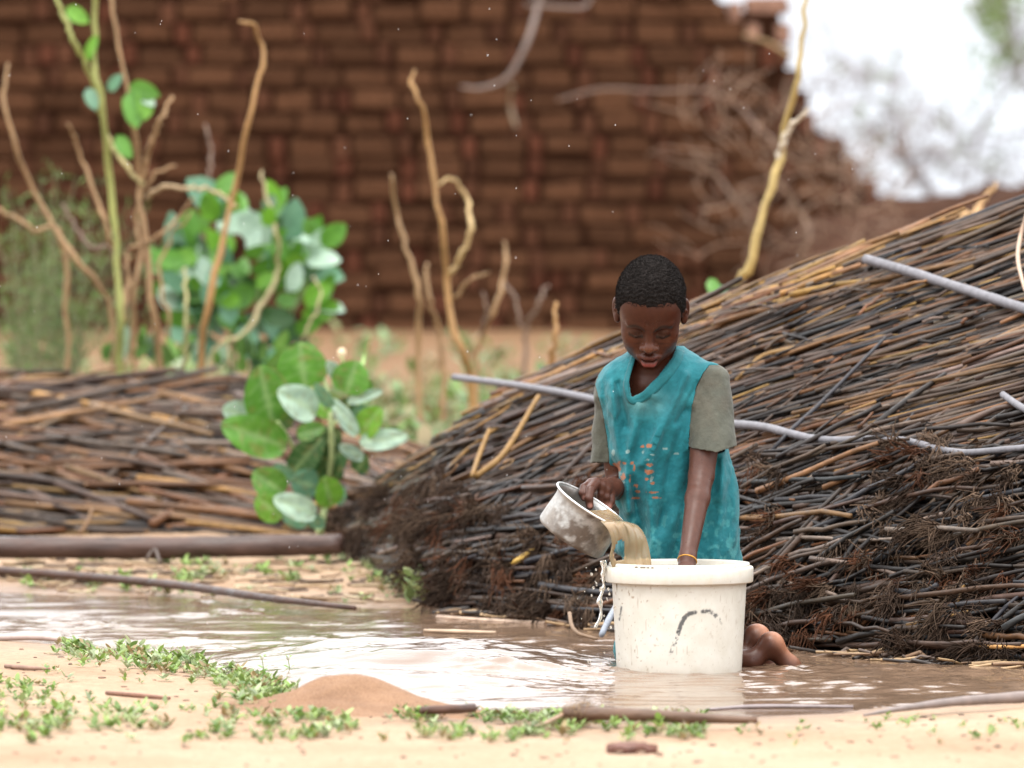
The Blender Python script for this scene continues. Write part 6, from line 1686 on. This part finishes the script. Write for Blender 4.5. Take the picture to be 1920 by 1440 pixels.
# sand heap
hxp = np.linspace(-1, 1, 90); HX, HY = np.meshgrid(hxp, hxp)
hc = PG(640, 1342, 0.01); hc = np.array([hc[0], hc[1] + 0.16, 0])
rr_ = np.hypot(HX / np.where(HX > 0, 1.0, 0.72), HY)
hh_ = 0.060 * np.exp(-(rr_ / 0.42) ** 2 * 1.1) * sstep(1.0, 0.7, rr_) + 0.0065 * fbm(HX * 8, HY * 8, oct=5, seed=31) * sstep(1.0, 0.6, rr_)
Xs, Ys = hc[0] + HX * 0.37, hc[1] + HY * 0.30
zs_ = np.maximum(ground_z(Xs, Ys), -0.004) - 0.006 * sstep(0.75, 1.0, rr_) + hh_
m_heap, nt, b = new_mat('damp_sand')
n1 = noise(nt, 260, 4, 0.75, coord='World'); n2 = noise(nt, 8, 3, 0.6, coord='World')
rp = ramp(nt, [(0.3, (0.20, 0.10, 0.055)), (0.5, (0.34, 0.19, 0.105)), (0.72, (0.46, 0.28, 0.16))]); nt.links.new(n1.outputs[0], rp.inputs[0])
rp2 = ramp(nt, [(0.3, (0.75, 0.72, 0.7)), (0.7, (1.1, 1.1, 1.1))]); nt.links.new(n2.outputs[0], rp2.inputs[0])
nt.links.new(mixc(nt, 'MULTIPLY', 1, rp.outputs[0], rp2.outputs[0]), b.inputs['Base Color']); b.inputs['Roughness'].default_value = 0.9
bump(nt, b, n1.outputs[0], 1.0, 0.006)
tag(obj('sand_heap', arr_mesh('sand_heap', np.stack([Xs, Ys, zs_], -1).reshape(-1, 3), grid_quads(90, 90)), m_heap), 'small heap of reddish damp sand at the near edge of the water', 'sand heap')
# piece of bark in the foreground
bk_p = gpos(np.array([1185.0]), np.array([1411.0]))[0]
u_ = np.linspace(0, 1, 16); v_ = np.linspace(-1, 1, 9); U_, V_ = np.meshgrid(u_, v_)
wd_ = 0.013 * np.clip(np.sin(np.pi * np.clip(U_ ** 0.8, 0.02, 0.985)), 0.05, 1) ** 0.8 * (1 + 0.6 * fbm(U_ * 6, np.sign(V_) * 2 + 0 * U_, oct=3, seed=4))
top_ = np.stack([bk_p[0] + (U_ - 0.5) * 0.082, bk_p[1] + V_ * wd_ * 2.2, bk_p[2] + 0.004 + 0.008 * (1 - V_ ** 2) + 0.016 * U_ * (1 - U_) + 0.006 * fbm(U_ * 7, V_ * 3, oct=3, seed=2)], -1)
bot_ = top_.copy(); bot_[..., 2] -= 0.006
g_ = grid_quads(9, 16); o_ = 9 * 16
ed = Counter()
for q in g_.tolist():
    for k in range(4): ed[(q[k], q[(k + 1) % 4])] += 1
rq = [(a_, b_, b_ + o_, a_ + o_) for (a_, b_) in ed if (b_, a_) not in ed]
tag(obj('bark_piece', arr_mesh('bark_piece', np.concatenate([top_.reshape(-1, 3), bot_.reshape(-1, 3)]), np.concatenate([g_, g_[:, ::-1] + o_, np.array(rq)]), None, np.tile(np.array([0.12, 0.045, 0.028]), (o_ * 2, 1))), m_stick), 'small curled piece of reddish-brown bark on the near sand', 'bark')
# straw litter on the far bank and under the heap
lr = np.random.default_rng(88)
n_l = 230
lpx, lpy = lr.uniform(-30, 900, n_l), lr.uniform(1044, 1142, n_l)
lp = gpos(lpx, lpy); ang = lr.normal(0, 0.5, n_l); ln_ = lr.uniform(0.02, 0.11, n_l)
d_ = np.stack([np.cos(ang), np.sin(ang), lr.normal(0, 0.05, n_l)], -1) * ln_[:, None]
Pt = np.stack([lp - d_ / 2, lp + lr.normal(0, 0.003, (n_l, 3)), lp + d_ / 2], 1) + np.array([0, 0, 0.005])
V, Q = tubes(Pt, np.repeat(lr.uniform(0.0015, 0.0042, n_l)[:, None], 3, 1), 5, False)
lit = MB(); lit.add(V, Q, None, np.repeat(np.array([(0.34, 0.24, 0.14), (0.22, 0.14, 0.08), (0.10, 0.065, 0.045), (0.42, 0.33, 0.22)])[lr.integers(0, 4, n_l)], 15, 0))
n_l = 150
lpx, lpy = lr.uniform(560, 1920, n_l), 0
lpy = big.py(lpx, lr.uniform(-0.02, 0.05, n_l)); lp = big.surf(lpx, lpy) + np.array([0, -0.06, 0.0]); lp[:, 2] = np.abs(lp[:, 2]) * 0.3 + 0.004
ang = lr.normal(0.1, 0.7, n_l); ln_ = lr.uniform(0.03, 0.13, n_l); d_ = np.stack([np.cos(ang), np.sin(ang), lr.normal(0, 0.12, n_l)], -1) * ln_[:, None]
Pt = np.stack([lp - d_ / 2, lp + lr.normal(0, 0.004, (n_l, 3)), lp + d_ / 2], 1)
V, Q = tubes(Pt, np.repeat(lr.uniform(0.0015, 0.0045, n_l)[:, None], 3, 1), 5, False)
lit.add(V, Q, None, np.repeat(np.array([(0.36, 0.24, 0.13), (0.10, 0.07, 0.055), (0.06, 0.05, 0.045), (0.2, 0.12, 0.07)])[lr.integers(0, 4, n_l)], 15, 0))
tag(obj('straw_litter', lit.mesh('straw_litter'), m_stick), 'scattered straw and twig litter on the wet bank', 'litter', kind='stuff')
# small dark bits on the near sand
pb = MB(); pbr = np.random.default_rng(64)
bp_ = gpos(pbr.uniform(0, 1920, 420), pbr.uniform(1215, 1438, 420)); bp_ = bp_[bp_[:, 2] > 0.004]
for p in bp_:
    V, Q = blob(p + np.array([0, 0, 0.001]), pbr.uniform(0.0012, 0.004), 6); V = p + (V - p) * np.array([pbr.uniform(1, 2.5), pbr.uniform(1, 2), 0.6]); pb.add(V, Q, None, np.array([0.16, 0.1, 0.065]) * pbr.uniform(0.5, 1.6))
tag(obj('soil_crumbs', pb.mesh('soil_crumbs'), m_stick), 'small dark crumbs of soil and bark on the near sand', 'soil', kind='stuff')
# rain
m_rain, nt, b = new_mat('rain_drop')
b.inputs['Base Color'].default_value = (1, 1, 1, 1); b.inputs['Roughness'].default_value = 0.0; b.inputs['IOR'].default_value = 1.33; b.inputs['Transmission Weight'].default_value = 1.0
rn = MB(); rnr = np.random.default_rng(70)
for i in range(150):
    p = P(rnr.uniform(-40, 1960), rnr.uniform(-20, 1300), rnr.uniform(-1.2, 2.2))
    if p[2] < 0.02: continue
    V, Q = blob(np.zeros(3), rnr.uniform(0.0004, 0.0007), 6); V[:, 2] *= 2.5; rn.add(p + V, Q)
tag(obj('raindrops', rn.mesh('raindrops'), m_rain), 'fine falling raindrops across the whole scene', 'rain', kind='stuff')
